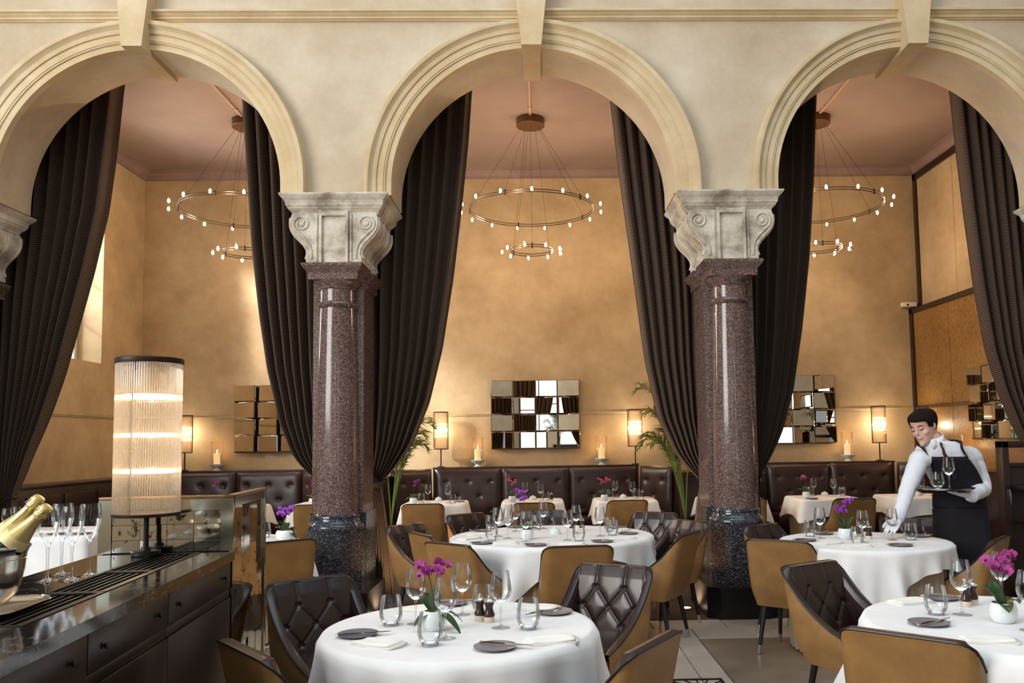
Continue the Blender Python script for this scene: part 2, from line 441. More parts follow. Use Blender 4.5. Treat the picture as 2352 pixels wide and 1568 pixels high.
# columns
ABA = [(3.73, .474), (3.716, .474), (3.700, .463), (3.672, .436), (3.655, .430), (3.650, .428), (3.627, .426), (3.622, .419), (3.606, .413), (3.580, .388), (3.565, .379), (3.55, .378)]
CON = [(3.56, .365), (3.52, .380), (3.48, .383), (3.44, .380), (3.40, .366), (3.36, .340), (3.32, .300), (3.28, .262), (3.24, .236), (3.20, .228), (3.17, .238), (3.15, .243), (3.10, .243)]
def sqring(hw, y0, y1, z, ch=0.):
    if ch <= 0: return [Vector((-hw, y0, z)), Vector((hw, y0, z)), Vector((hw, y1, z)), Vector((-hw, y1, z))]
    return [Vector(p) for p in ((-hw+ch, y0, z), (hw-ch, y0, z), (hw, y0+ch, z), (hw, y1, z), (-hw, y1, z), (-hw, y0+ch, z))]
def column(x, label):
    t = thing('column', label, 'column', (x, 0, 0), 0, None, 'structure')
    m = MB(); m.loft([sqring(w, 7.16+(.474-w), 7.97-(.474-w), z) for z, w in reversed(ABA)]); m.build('abacus', 'stone_capital', t, sharp=20)
    m = MB(); ol = [(w, z) for z, w in CON]+[(-w, z) for z, w in reversed(CON)]
    m.loft([[Vector((a, y, b)) for a, b in reversed(ol)] for y in (7.215, 7.90)])
    for s in (-1, 1):                                              # raised fillets either side of the sunk centre panel
        m.box(s*.115-.012, s*.115+.012, 7.19, 7.23, 3.10, 3.58); m.box(s*.150-.006, s*.150+.006, 7.203, 7.23, 3.12, 3.55)
        for yy in (7.24, 7.47, 7.70, 7.88):
            m.tube([(s*(w+.004), yy, z) for z, w in CON[1:-1]], .016, 6)
    m.box(-.115, .115, 7.192, 7.23, 3.53, 3.57)
    m.build('capital', 'stone_capital', t, sharp=40)
    for s in (-1, 1):
        m = MB(); pts = []
        for i in range(34):
            a = i/33; th = a*2*PI*1.55; rr = .026+.048*a
            pts.append((s*(.283-rr*math.cos(th+.4)), 7.211, 3.462+rr*math.sin(th+.4)))
        pts += [(s*q, 7.211, z) for q, z in ((.318, 3.395), (.285, 3.36), (.245, 3.32), (.21, 3.27), (.195, 3.21), (.193, 3.15))]
        m.tube(pts, .0095, 6); m.sph((s*.283, 7.213, 3.462), .028, 12, 6, (1, .5, 1)); m.build('scroll', 'stone_capital', t)
    GC = [(3.10, .262), (3.078, .262), (3.070, .255), (3.055, .248), (3.030, .224), (3.020, .216), (2.962, .214)]
    m = MB(); m.loft([sqring(w, 7.36-w+.03, 7.52, z) for z, w in reversed(GC)]); m.loft([sqring(w+.035, 7.50, 7.84+w*.2, z-.03) for z, w in reversed(GC)])
    m.build('granite_cap', 'granite_red', t, sharp=20)
    m = MB(); m.lathe([(.187, .92), (.186, 1.1), (.182, 1.5), (.172, 2.0), (.160, 2.5), (.151, 2.735)], 40, (0, 7.36, 0)); m.build('shaft', 'granite_red', t)
    m = MB(); m.lathe([(.148, 2.72), (.160, 2.725), (.172, 2.738), (.176, 2.752), (.170, 2.766), (.155, 2.774), (.149, 2.78), (.149, 2.885), (.160, 2.89), (.163, 2.90), (.158, 2.905), (.165, 2.915), (.195, 2.94), (.205, 2.965)], 40, (0, 7.36, 0)); m.build('neck_ring', 'granite_red', t)
    m = MB(); m.loft([sqring(.225, 7.40, 7.84, z) for z in (.92, 2.70)]); m.loft([sqring(.2235, 7.402, 7.838, z) for z in (2.70, 2.708)]); m.loft([sqring(.225, 7.40, 7.84, z) for z in (2.708, 3.0)])
    m.build('pilaster', 'granite_red', t, smooth=False)
    m = MB(); m.lathe([(.234, .765), (.240, .785), (.240, .815), (.232, .835), (.220, .842), (.214, .852), (.206, .868), (.204, .885), (.210, .893), (.207, .905), (.192, .915), (.186, .925)], 40, (0, 7.36, 0)); m.build('base_moulding', 'granite_dark', t)
    m = MB(); oc = [(math.cos(PI/8+k*PI/4)*.262, 7.36+math.sin(PI/8+k*PI/4)*.262) for k in range(8)]
    m.loft([[Vector((a, b, z)) for a, b in oc] for z in (.26, .768)]); m.loft([sqring(.245, 7.42, 7.86, z) for z in (.26, .92)]); m.build('base_block', 'granite_dark', t, smooth=False)
    m = MB(); m.loft([sqring(.31, 7.07, 7.96, z, .10) for z in (0, .262)]); m.build('plinth', 'black_stone', t, smooth=False)
    return t
for x, lb in zip(COLX, ('stone-capped column at the frame edge beyond the champagne bucket', 'granite column with carved stone capital behind the mirrored screen', 'granite column with carved stone capital beside the tiled aisle', 'granite column outside the frame beyond the waiter')):
    column(x, lb)

# dining room walls, ceiling, floor
def wall_with_hole():
    m = MB(); y0, y1, z0, z1 = 9.5, 11.18, 2.65, 5.05; x0, x1 = XL-.42, XL; ya, yb, zt = YB0, 12.45, 5.9
    m.box(x0, x1, ya, y0, 0, zt); m.box(x0, x1, y1, yb, 0, zt); m.box(x0, x1, y0, y1, 0, z0); m.box(x0, x1, y0, y1, z1, zt)
    return m
wl = struct(wall_with_hole().build('wall_left', 'plaster_gold', smooth=False), 'golden plaster side wall with a deep window in the window bay', 'wall')
struct(MB().box(XL-.42, XR+.3, YW, YW+.15, 0, 5.9).build('wall_back', 'plaster_gold', smooth=False), 'golden plaster wall behind the banquettes, hung with mirrors', 'wall')
wr = struct(MB().box(XR, XR+.3, YB0, YW, 0, 5.9).build('wall_right', 'plaster_gold', smooth=False), 'golden side wall with panels behind the waiter', 'wall')
struct(MB().box(XL-.42, XR+.3, YB0, 12.45, ZC, ZC+.15).build('ceiling', 'plaster_ceiling', smooth=False), 'dusky pink plaster ceiling over the dining room', 'ceiling')
for k, (pl, off) in enumerate((('back', 0), ('left', 0), ('right', 0))):
    CP = [(0, 5.50), (.03, 5.505), (.03, 5.53), (.045, 5.54), (.06, 5.57), (.10, 5.60), (.10, 5.615), (.14, 5.625), (.14, 5.64)]
    m = MB()
    if pl == 'back': m.grid(lambda u, v: (lerp(XL, XR, v), YW-CP[round(u*8)][0], CP[round(u*8)][1]), 8, 2)
    else:
        sx = XL if pl == 'left' else XR; sg = 1 if pl == 'left' else -1
        m.grid(lambda u, v: (sx+sg*CP[round(u*8)][0], lerp(YB0, YW, v), CP[round(u*8)][1]), 8, 2)
    struct(m.build('trim_%d' % (5+k), 'cornice_paint', sharp=25), 'grey-pink cornice along the top of the %s' % {'back': 'wall behind the banquettes', 'left': 'window wall', 'right': 'panelled wall behind the waiter'}[pl], 'cornice')
RP = [(0, 1.915), (.012, 1.917), (.014, 1.93), (.022, 1.938), (.022, 1.952), (.012, 1.957), (.010, 1.968), (0, 1.97)]
m = MB(); m.grid(lambda u, v: (lerp(XL, XR, v), YW-RP[round(u*7)][0], RP[round(u*7)][1]), 7, 2)
m.grid(lambda u, v: (XL+RP[round(u*7)][0], lerp(YB0, YW, v), RP[round(u*7)][1]), 7, 2)
struct(m.build('trim_8', 'plaster_gold', sharp=20), 'thin plaster rail running round the golden walls behind the lamps', 'moulding')

# window in the left wall
w1 = thing('window_1', 'tall white-framed window in the wall beside the curtain of the window bay', 'window', (XL-.36, 10.34, 2.65), 0, None, 'structure')
m = MB(); W, H = .84, 2.40
for a, b, c, d in ((-W, -W+.06, 0, H), (W-.06, W, 0, H), (-W, W, 0, .06), (-W, W, H-.06, H)): m.box(-.03, .03, a, b, c, d)
m.build('window_frame', 'window_frame_paint', w1, smooth=False)
for q in (-.28, .28): MB().box(-.018, .018, q-.013, q+.013, .06, H-.06).build('glazing_bar', 'bronze_dark', w1, smooth=False)
for q in (.62, 1.2, 1.78): MB().box(-.016, .016, -W+.06, W-.06, q-.012, q+.012).build('glazing_bar', 'bronze_dark', w1, smooth=False)
ys = (-.78, -.293, .267, .78)
for i in range(3):
    for j, (a, b) in enumerate(((.06, .608), (.632, 1.188), (1.212, 1.768), (1.792, 2.34))):
        MB().box(-.003, .003, (-.78, -.267, .293)[i], (-.293, .267, .78)[i], a, b).build('pane', 'window_glass', w1, smooth=False)

# right wall: dark frames, burl panel, thin joints
m = MB(); m.box(XR-.05, XR, 12.18, 12.27, 3.46, 5.50); m.box(XR-.05, XR, YB0, 12.27, 5.40, 5.50)
m.build('upper_frame', 'dark_wood', wr, smooth=False)
m = MB(); m.box(5.61, XR, 8.2, 12.30, 3.36, 3.43); m.box(5.61, XR, 12.21, 12.30, 0, 3.43); m.build('lower_frame', 'dark_wood', wr, smooth=False)
for a, b in ((11.175, 12.21), (10.01, 11.165), (8.85, 10.0)):
    MB().box(5.64, XR, a, b, 1.0, 3.36).build('burl_panel', 'burl_wood', wr, smooth=False)
for a, b in ((11.14, 12.18), (9.9, 11.13)):
    MB().box(XR-.02, XR, a, b, 3.43, 5.40).build('upper_panel', 'plaster_gold', wr, smooth=False)
m = MB(); m.box(5.62, 5.645, 8.2, 12.2, 1.925, 1.937); m.box(5.625, 5.645, 8.2, 12.2, 1.96, 1.968); m.build('panel_rail', 'dark_wood', wr, smooth=False)

# floors
fl = struct(MB().box(-9, 9, -5, 12.45, -.12, -.006).build('floor', 'grout', smooth=False), 'stone floor of pale and grey tiles between the tables', 'floor')
def tile(x0, x1, y0, y1, mt):
    g = .003; m = MB(); z = -.0005*random.random()
    m.add([(x0+g, y0+g, -.006), (x1-g, y0+g, -.006), (x1-g, y1-g, -.006), (x0+g, y1-g, -.006), (x0+g+.002, y0+g+.002, z), (x1-g-.002, y0+g+.002, z), (x1-g-.002, y1-g-.002, z), (x0+g+.002, y1-g-.002, z)],
          [(4, 5, 6, 7), (0, 1, 5, 4), (1, 2, 6, 5), (2, 3, 7, 6), (3, 0, 4, 7)])
    o = m.build('tile', mt, fl, smooth=False)
for j, (a, b) in enumerate(((1.2, 1.7), (1.7, 2.2), (2.2, 2.7), (2.7, 3.2), (3.2, 3.7), (3.7, 4.2), (4.2, 4.66), (4.66, 5.12), (5.12, 5.40), (5.40, 5.72), (5.72, 6.05), (6.05, 6.42))):
    for i, (c, d) in enumerate(((.64, .83), (.83, 1.01), (1.01, 1.195))): tile(c, d, a, b, 'tile_pale')
for i in range(16): tile(-3.6+i*.6, -3.0+i*.6, 6.43, 6.78, 'tile_pale')
for i in range(16): tile(-3.3+i*.6, -2.7+i*.6, 6.78, 7.10, 'tile_pale')
for i in range(5):
    for j in range(6): tile(1.2+i*.9, 2.1+i*.9, 1.03+j*.9, 1.93+j*.9, 'tile_grey')
for i in range(5):
    for j in range(6): tile(-3.86+i*.9, -2.96+i*.9, 1.03+j*.9, 1.93+j*.9, 'tile_grey')
struct(MB().box(XL, XR, 7.11, 12.3, -.006, .002).build('floor_carpet', 'carpet', smooth=False), 'dark woven carpet under the banquette tables behind the columns', 'carpet')
gr = thing('floor_grate', 'brass floor grate set in the pale stone aisle', 'grate', (.97, 5.16, 0))
m = MB(); m.box(-.165, .165, -.20, -.18, 0, .006); m.box(-.165, .165, .18, .20, 0, .006); m.box(-.165, -.145, -.18, .18, 0, .006); m.box(.145, .165, -.18, .18, 0, .006); m.build('grate_frame', 'bronze', gr, smooth=False)
for k in range(16):
    a = 2*PI*k/16; l = min(.145/max(1e-3, abs(math.cos(a))), .18/max(1e-3, abs(math.sin(a))))
    MB().box(.02, l, -.004, .004, 0, .005, Matrix.Rotation(a, 4, 'Z')).build('grate_bar', 'bronze', gr, smooth=False)
# the hall behind the camera, seen only in mirrors and glass
def hall_wall():
    m = MB(); y0, y1 = -5.3, -5.0; xs = [-9, -6.6, -4.4, -2.4, -.2, 1.8, 4.0, 6.2, 9]
    for i in range(8):
        if i % 2 == 0: m.box(xs[i], xs[i+1], y0, y1, 0, 7)
        else: m.box(xs[i], xs[i+1], y0, y1, 0, .8); m.box(xs[i], xs[i+1], y0, y1, 4.6, 7)
    return m
struct(hall_wall().build('wall_front', 'plaster_cream', smooth=False), 'cream hall wall with tall windows facing the arches', 'wall')
struct(MB().box(9, 9.2, -5, YA, 0, 7.0).build('wall_hall', 'plaster_cream', smooth=False), 'cream side wall of the front hall', 'wall')
for i, x0 in enumerate((-6.6, -2.4, 1.8)):
    w = thing('window_%d' % (i+2), 'tall hall window number %d counted from the street side, behind the camera' % (i+1), 'window', (x0+1.1, -5.1, .8), 0, None, 'structure')
    m = MB(); m.box(-1.1, -1.02, -.04, .04, 0, 3.8); m.box(1.02, 1.1, -.04, .04, 0, 3.8); m.box(-1.1, 1.1, -.04, .04, 0, .08); m.box(-1.1, 1.1, -.04, .04, 3.72, 3.8)
    m.build('window_frame', 'bronze_dark', w, smooth=False)
    for q in (-.36, .36): MB().box(q-.02, q+.02, -.03, .03, .08, 3.72).build('glazing_bar', 'bronze_dark', w, smooth=False)
    for q in (.9, 1.8, 2.7): MB().box(-1.02, 1.02, -.025, .025, q-.02, q+.02).build('glazing_bar', 'bronze_dark', w, smooth=False)
# ------------------------------------------------------------------ curtains
def curtain(name_label, xin, xout, zt, bottom_in, bottom_out, side, seed):
    """xin/xout: (z, x) tables from the top of the cloth down to the tie at height zt"""
    rnd = random.Random(seed)
    N = 9; ph = [rnd.uniform(-.25, .25) for _ in range(N+1)]; am = [rnd.uniform(.7, 1.25) for _ in range(N+2)]
    tin = sorted(xin); tout = sorted(xout); zi, zo = tin[0][1], tout[0][1]
    def smooth(tab, z): return (interp(tab, z-.05)+interp(tab, z)*2+interp(tab, z+.05))/4
    ztop = 5.36
    def edge(z):
        if z >= zt: return smooth(tin, z), smooth(tout, z)
        k = (zt-z)/(zt-.02); k2 = k**.7
        return lerp(zi, bottom_in, k2), lerp(zo, bottom_out, k2)
    def P(u, v):
        z = lerp(ztop, .02, v); a, b = edge(z); w = abs(b-a)
        c = u*N; i = int(min(N-1, c)); fr = c-i
        A = lerp(am[i], am[i+1], fr)*min(.074, .028+w*.085)
        if z < zt: A *= 1.05
        ang = 2*PI*(c+ph[i]*(1-fr)*fr*2)
        y = 8.11+A*math.cos(ang)+.012*math.cos(ang*2+1)
        x = lerp(b, a, u)+.10*w/N*math.sin(ang)
        near = math.exp(-((z-zt)/.10)**2); y += -.03*math.exp(-((z-zt-.35)/.3)**2)*(u)
        return (x, y*(1-near)+(8.11+(y-8.11)*.8)*near, z)
    t = thing('curtain', name_label, 'curtain', (0, 0, 0), 0, 'swept-back curtains in the arches')
    m = MB(); m.grid(P, N*14, 110, lambda u, v: (u*2.0, v*5.5)); m.build('drape', 'curtain_cloth', t, sharp=180)
    a, b = edge(zt); cx = (a+b)/2; hw = abs(a-b)/2+.02
    m = MB(); ring = [(cx+hw*math.cos(q), 8.11+.085*math.sin(q), zt+.012*math.cos(q)*(1 if side > 0 else -1)) for q in [2*PI*i/28 for i in range(28)]]
    m.tube(ring, .020, 6, closed=True, flat=.5); m.build('tieback', 'bronze_dark', t)
    m = MB(); a, b = edge(5.3); m.tube([(a, 8.11, 5.37), (b, 8.11, 5.37)], .018, 8); m.build('curtain_track', 'bronze_dark', t)
    return t
curtain('herringbone curtain at the middle arch, tied behind the column by the mirrored screen', [(5.36, -.62), (5.063, -0.642), (4.547, -0.68), (3.882, -0.749), (3.137, -0.84), (2.446, -0.95), (1.913, -1.079), (1.492, -1.249), (1.242, -1.439), (1.15, -1.565)], [(5.36, -1.84), (3.0, -1.80), (1.6, -1.72), (1.15, -1.68)], 1.15, -1.41, -1.66, 1, 1)
curtain('herringbone curtain at the middle arch beside the tall palm', [(5.36, .73), (4.943, 0.76), (4.493, 0.804), (3.957, 0.859), (3.47, 0.918), (2.944, 0.977), (2.293, 1.053), (1.733, 1.165), (1.39, 1.319), (1.197, 1.485), (1.115, 1.577)], [(5.36, 1.82), (3, 1.80), (1.6, 1.72), (1.115, 1.69)], 1.115, 1.43, 1.70, -1, 2)
curtain('dark herringbone curtain at the frame edge above the champagne bucket', [(5.36, -4.12), (5.138, -4.141), (4.437, -4.197), (3.867, -4.259), (3.259, -4.385), (2.83, -4.49), (2.235, -4.64), (1.731, -4.80), (1.275, -4.958), (1.05, -5.06)], [(5.36, -5.36), (3, -5.32), (1.6, -5.26), (1.05, -5.20)], 1.05, -4.95, -5.25, 1, 3)
curtain('herringbone curtain of the window bay hanging over its mosaic mirror', [(5.36, -2.98), (4.998, -2.956), (4.295, -2.903), (3.505, -2.842), (2.811, -2.757), (2.253, -2.666), (1.742, -2.534), (1.403, -2.384), (1.276, -2.278), (1.20, -2.17)], [(5.36, -1.86), (3, -1.88), (1.6, -1.94), (1.20, -1.98)], 1.20, -2.19, -1.92, -1, 4)
curtain('herringbone curtain of the waiter bay hanging beside its mosaic mirror', [(5.36, 2.91), (5.009, 2.89), (4.165, 2.832), (3.365, 2.758), (2.577, 2.65), (1.972, 2.533), (1.588, 2.398), (1.334, 2.269), (1.17, 2.16)], [(5.36, 1.80), (3, 1.82), (1.6, 1.88), (1.17, 1.96)], 1.17, 2.13, 1.86, 1, 5)
curtain('herringbone curtain at the frame edge behind the waiter', [(5.36, 4.23), (5.029, 4.254), (4.425, 4.287), (3.795, 4.33), (3.04, 4.393), (2.381, 4.478), (1.945, 4.586), (1.598, 4.698), (1.434, 4.785), (1.16, 4.95)], [(5.36, 5.30), (3, 5.28), (1.6, 5.22), (1.16, 5.12)], 1.16, 4.86, 5.16, -1, 6)

# ------------------------------------------------------------------ banquettes
def tufted(w, h, nb):
    """leather back panel in local x 0..w, z 0..h, face towards -y; returns mesh and button spots"""
    rows = []
    for k, z in enumerate((h-.20, h-.405, h-.60)):
        n = nb if k % 2 == 0 else nb-1
        for i in range(n): rows.append(((i+(.5 if k % 2 == 0 else 1.0))*w/nb, z))
    m = MB()
    def P(u, v):
        x, z = u*w, v*h
        ex = min(x, w-x); ez = min(z, h-z)
        puff = .05*(1-math.exp(-ex/.03))*(1-math.exp(-ez/.035))
        d = 0
        for bx, bz in rows:
            r = math.hypot(x-bx, z-bz); d += .022*math.exp(-(r/.026)**2)+.006*math.exp(-(r/.08)**2)
        return (x, -puff+min(d, .045), z)
    m.grid(P, max(10, int(w/.021)), 40)
    m.box(.001, w-.001, .002, .05, .001, h-.001)
    return m, rows
def panel(par, x0, x1, y, z0, z1, ang=0., nb=3):
    w = abs(x1-x0); m, rows = tufted(w, z1-z0, nb)
    p = m.build('back_panel', 'banquette_leather', par, loc=(x0, y, z0), rot=(R(-3), 0, ang), sharp=60)
    for bx, bz in rows:
        MB().sph((bx, -.012, bz), .013, 8, 5, (1, .6, 1)).build('button', 'banquette_leather', p)
def banquette(label, segs, x0, x1, wings=()):
    t = thing('banquette', label, 'banquette', (0, 0, 0), 0, 'tufted wall banquettes')
    for a, b in segs: panel(t, a+.004, b-.004, 11.96, .46, 1.155)
    for (xx, yy, w, ang) in wings: panel(t, xx, xx+w, yy, .46, 1.155, ang, 2)
    m = MB(); m.bbox(x0, x1, 11.42, 11.93, .30, .47, .03); m.build('seat', 'banquette_leather', t)
    m = MB(); m.box(x0, x1, 11.46, 12.0, .002, .30); m.box(x0-.02, x1+.02, 12.01, 12.295, .002, 1.155); m.build('base', 'dark_wood', t, smooth=False)
    m = MB(); m.bbox(x0-.03, x1+.03, 11.99, 12.296, 1.150, 1.168, .004); m.build('ledge', 'dark_wood', t)
    return t
banquette('brown tufted leather banquette under the mosaic mirror of the middle bay', [(-1.52, -.555), (-.555, .42), (.42, 1.40)], -1.52, 1.40, [(-2.02, 11.52, .64, R(41)), (1.42, 11.94, .58, R(-48))])
banquette('brown tufted leather banquette under the curtain-covered mirror of the window bay', [(-5.31, -4.35), (-4.35, -3.41)], -5.31, -3.41, [(-3.39, 11.94, .58, R(-40))])
banquette('brown tufted leather banquette behind the waiter', [(3.28, 4.21), (4.21, 5.14)], 3.28, 5.14, [(2.80, 11.62, .56, R(38)), (5.16, 11.94, .48, R(-42))])
def block(name, label, cat, x0, x1, y0, y1, z1, mt='dark_wood'):
    t = thing(name, label, cat, ((x0+x1)/2, (y0+y1)/2, .002)); w, d = (x1-x0)/2, (y1-y0)/2
    m = MB(); m.bbox(-w, w, -d, d, 0, z1-.04, .006); m.build('body', mt, t)
    m = MB(); m.bbox(-w-.012, w+.012, -d-.012, d+.012, z1-.04, z1, .006); m.build('top_rail', mt, t)
    n = max(1, round(max(w, d)*2/.7))
    for i in range(n):
        if w > d: a, b = -w+2*w*i/n+.04, -w+2*w*(i+1)/n-.04; MB().bbox(a, b, -d-.012, -d, .12, z1-.12, .004).build('panel', mt, t)
        else:
            s = 1 if x0 < 0 else -1; a, b = -d+2*d*i/n+.04, -d+2*d*(i+1)/n-.04; MB().bbox(s*w-.001, s*w+.012, a, b, .12, z1-.12, .004).build('panel', mt, t)
    return t
block('bench', 'dark panelled wood bench back along the window wall', 'bench', -5.86, -5.52, 8.3, 11.9, 1.12)
block('bench', 'dark panelled wood bench back under the burl wall panels', 'bench', 5.30, 5.60, 8.6, 11.6, 1.10)
block('divider', 'dark wood divider behind the column by the mirrored screen', 'divider', -2.62, -2.06, 11.0, 12.0, 1.08)
block('divider', 'dark wood divider behind the palm and the tied curtain', 'divider', 1.86, 2.74, 11.15, 12.0, 1.08)

# ------------------------------------------------------------------ mosaic mirrors
tile_me = None
def mosaic(label, x0, x1, z0, z1, y, angs, nx=4, nz=4, wall='back'):
    global tile_me
    w, h = (x1-x0)/nx, (z1-z0)/nz
    t = thing('mosaic_mirror', label, 'mirror', ((x0+x1)/2, y, z0) if wall == 'back' else (y, (x0+x1)/2, z0), 0 if wall == 'back' else R(-90), 'mosaic wall mirrors')
    W = x1-x0
    MB().box(-W/2+.01, W/2-.01, -.03, -.001, .01, z1-z0-.01).build('backing', 'bronze_dark', t, smooth=False)
    a, b, c = w/2-.002, h/2-.002, .012
    vs = [(-a, 0, -b), (a, 0, -b), (a, 0, b), (-a, 0, b), (-a, -.004, -b), (a, -.004, -b), (a, -.004, b), (-a, -.004, b), (-a+c, -.012, -b+c), (a-c, -.012, -b+c), (a-c, -.012, b-c), (-a+c, -.012, b-c)]
    fs = [(8, 9, 10, 11)]+[(4+i, 4+(i+1) % 4, 8+(i+1) % 4, 8+i) for i in range(4)]+[(i, (i+1) % 4, 4+(i+1) % 4, 4+i) for i in range(4)]+[(3, 2, 1, 0)]
    me = None
    for j in range(nz):
        for i in range(nx):
            loc = (-W/2+w*(i+.5), -.055, h*(j+.5)); yw, pt = angs(i, nz-1-j)
            if me is None: o = MB().add(vs, fs).build('mirror_tile', 'mirror', t, loc, (R(pt), 0, R(yw)), smooth=False); me = o.data
            else: o = link('mirror_tile', me, t, loc, (R(pt), 0, R(yw)))
rr = random.Random(5)
mosaic('square mosaic mirror of tilted panes above the middle banquette', -.72, .60, 1.42, 2.435, YW, lambda i, j: ((4.2, rr.uniform(-1, 1)) if (i+j) % 2 == 0 else (-8.5+rr.uniform(-1, 1), rr.uniform(-1, 1))))
mosaic('mosaic mirror half hidden by the window bay curtain', -4.49, -3.17, 1.425, 2.41, YW, lambda i, j: ((-8.0, .6) if (i+j) % 2 == 0 else (-12.0, -.6)))
mosaic('mosaic mirror next to the waiter bay curtain, reflecting windows', 3.10, 4.42, 1.437, 2.455, YW, lambda i, j: ((-7.5+rr.uniform(-1, 1), rr.uniform(-1, 1)) if (i+j) % 2 == 0 else (7.0+rr.uniform(-1, 1), rr.uniform(-1, 1))))
mosaic('mosaic mirror on the burl panels, half behind the curtain', 9.35, 10.62, 1.47, 2.40, 5.64, lambda i, j: ((6, 0) if (i+j) % 2 == 0 else (-6, 0)), wall='right')

# ------------------------------------------------------------------ wall lamps, hurricane candles
def point(name, loc, par, power, col=(1.0, .66, .36), r=.03):
    l = bpy.data.lights.new(name, 'POINT'); l.energy = power; l.color = col; l.shadow_soft_size = r
    o = bpy.data.objects.new(name, l); COL.objects.link(o); o.location = loc
    if par: o.parent = par
    return o
def make_sconce():
    t = thing('rod_lamp', 'lamp', 'lamp')
    m = MB(); m.lathe([(.001, 0), (.055, .002), (.055, .012), (.012, .018), (.011, .022)], 20); m.build('base', 'bronze_dark', t)
    m = MB(); m.lathe([(.009, .018), (.009, .27)], 10); m.build('stem', 'bronze_dark', t)
    m = MB()
    for z in (.265, .80):
        m.lathe([(.001, z-.006), (.108, z-.006), (.108, z+.008), (.001, z+.008)], 24, a0=PI, a1=2*PI); m.box(-.108, .108, -.002, .004, z-.006, z+.008)
    for s in (-1, 1): m.box(s*.104-.005, s*.104+.005, -.006, .004, .265, .80)
    m.build('frame', 'bronze_dark', t, sharp=30)
    m = MB()
    for i in range(25):
        a = PI+PI*(i+.5)/25; m.lathe([(.0062, .272), (.0062, .795)], 7, (.097*math.cos(a), .097*math.sin(a), 0))
    m.build('glass_rods', 'sconce_glass', t, kind='stuff')
    for z in (.45, .625):
        m = MB(); m.tube([(.072*math.cos(PI+PI*i/10), .072*math.sin(PI+PI*i/10), z) for i in range(11)], .008, 8); m.build('glow_streak', 'streak_glow', t)  # glowing arcs added for the streaks of bulb light across the rods
    return t
sc = make_sconce(); first = True
for x, y, z, lb in ((-1.445, 12.16, 1.168, 'glass rod lamp on the ledge between the palm and the middle mirror'), (1.40, 12.16, 1.168, 'glass rod lamp on the ledge beside the tall palm'), (5.02, 12.16, 1.168, 'glass rod lamp on the ledge between the last mirror and the waiter'), (-5.15, 12.16, 1.168, 'glass rod lamp half hidden by the big counter lamp')):
    o = sc if first else dup(sc, (0, 0, 0)); first = False
    o.location = (x, y, z); o['label'] = lb; o['group'] = 'glass rod wall lamps'
    point('rod_lamp_light', (0, -.02, .54), o, 6, (1.0, .80, .56), .028)
o = dup(sc, (5.50, 11.70, 1.13), R(-90), 'glass rod lamp against the burl panel behind the waiter\'s head', 'glass rod wall lamps'); point('rod_lamp_light', (0, -.02, .54), o, 6, (1.0, .80, .56), .028)
def make_candle():
    t = thing('hurricane_candle', 'candle', 'candle')
    m = MB(); m.lathe([(.001, 0), (.055, .001), (.057, .008), (.034, .022), (.030, .034), (.060, .052), (.095, .078), (.104, .096), (.098, .098), (.085, .090), (.001, .085)], 24); m.build('dish', 'porcelain', t)
    m = MB(); m.lathe([(.086, .092), (.088, .10), (.088, .42), (.0875, .43)], 24); m.build('glass_chimney', 'hurricane_glass', t)
    m = MB(); m.lathe([(.001, .088), (.046, .088), (.046, .235), (.044, .252), (.036, .244), (.001, .238)], 18); m.build('candle', 'candle_wax', t)
    m = MB(); m.lathe([(.001, .240), (.007, .25), (.008, .262), (.004, .278), (.0005, .29)], 8); m.build('flame', 'flame', t)
    return t
cd = make_candle(); first = True
for x, y, z, lb in ((-4.68, 12.14, 1.168, 'candle in a glass chimney on the window bay ledge'), (-.91, 12.14, 1.168, 'candle in a glass chimney before the middle mirror, near the left-hand rod lamp'), (.90, 12.14, 1.168, 'candle in a glass chimney between the middle mirror and the tall palm'), (4.53, 12.14, 1.168, 'candle in a glass chimney on the ledge under the waiter bay mirror'), (5.45, 10.75, 1.102, 'candle on the bench ledge behind the waiter\'s shoulder')):
    o = cd if first else dup(cd, (0, 0, 0)); first = False
    o.location = (x, y, z); o['label'] = lb; o['group'] = 'hurricane candles'
    point('candle_light', (0, -.02, .30), o, 1.6, (1.0, .58, .25), .012)

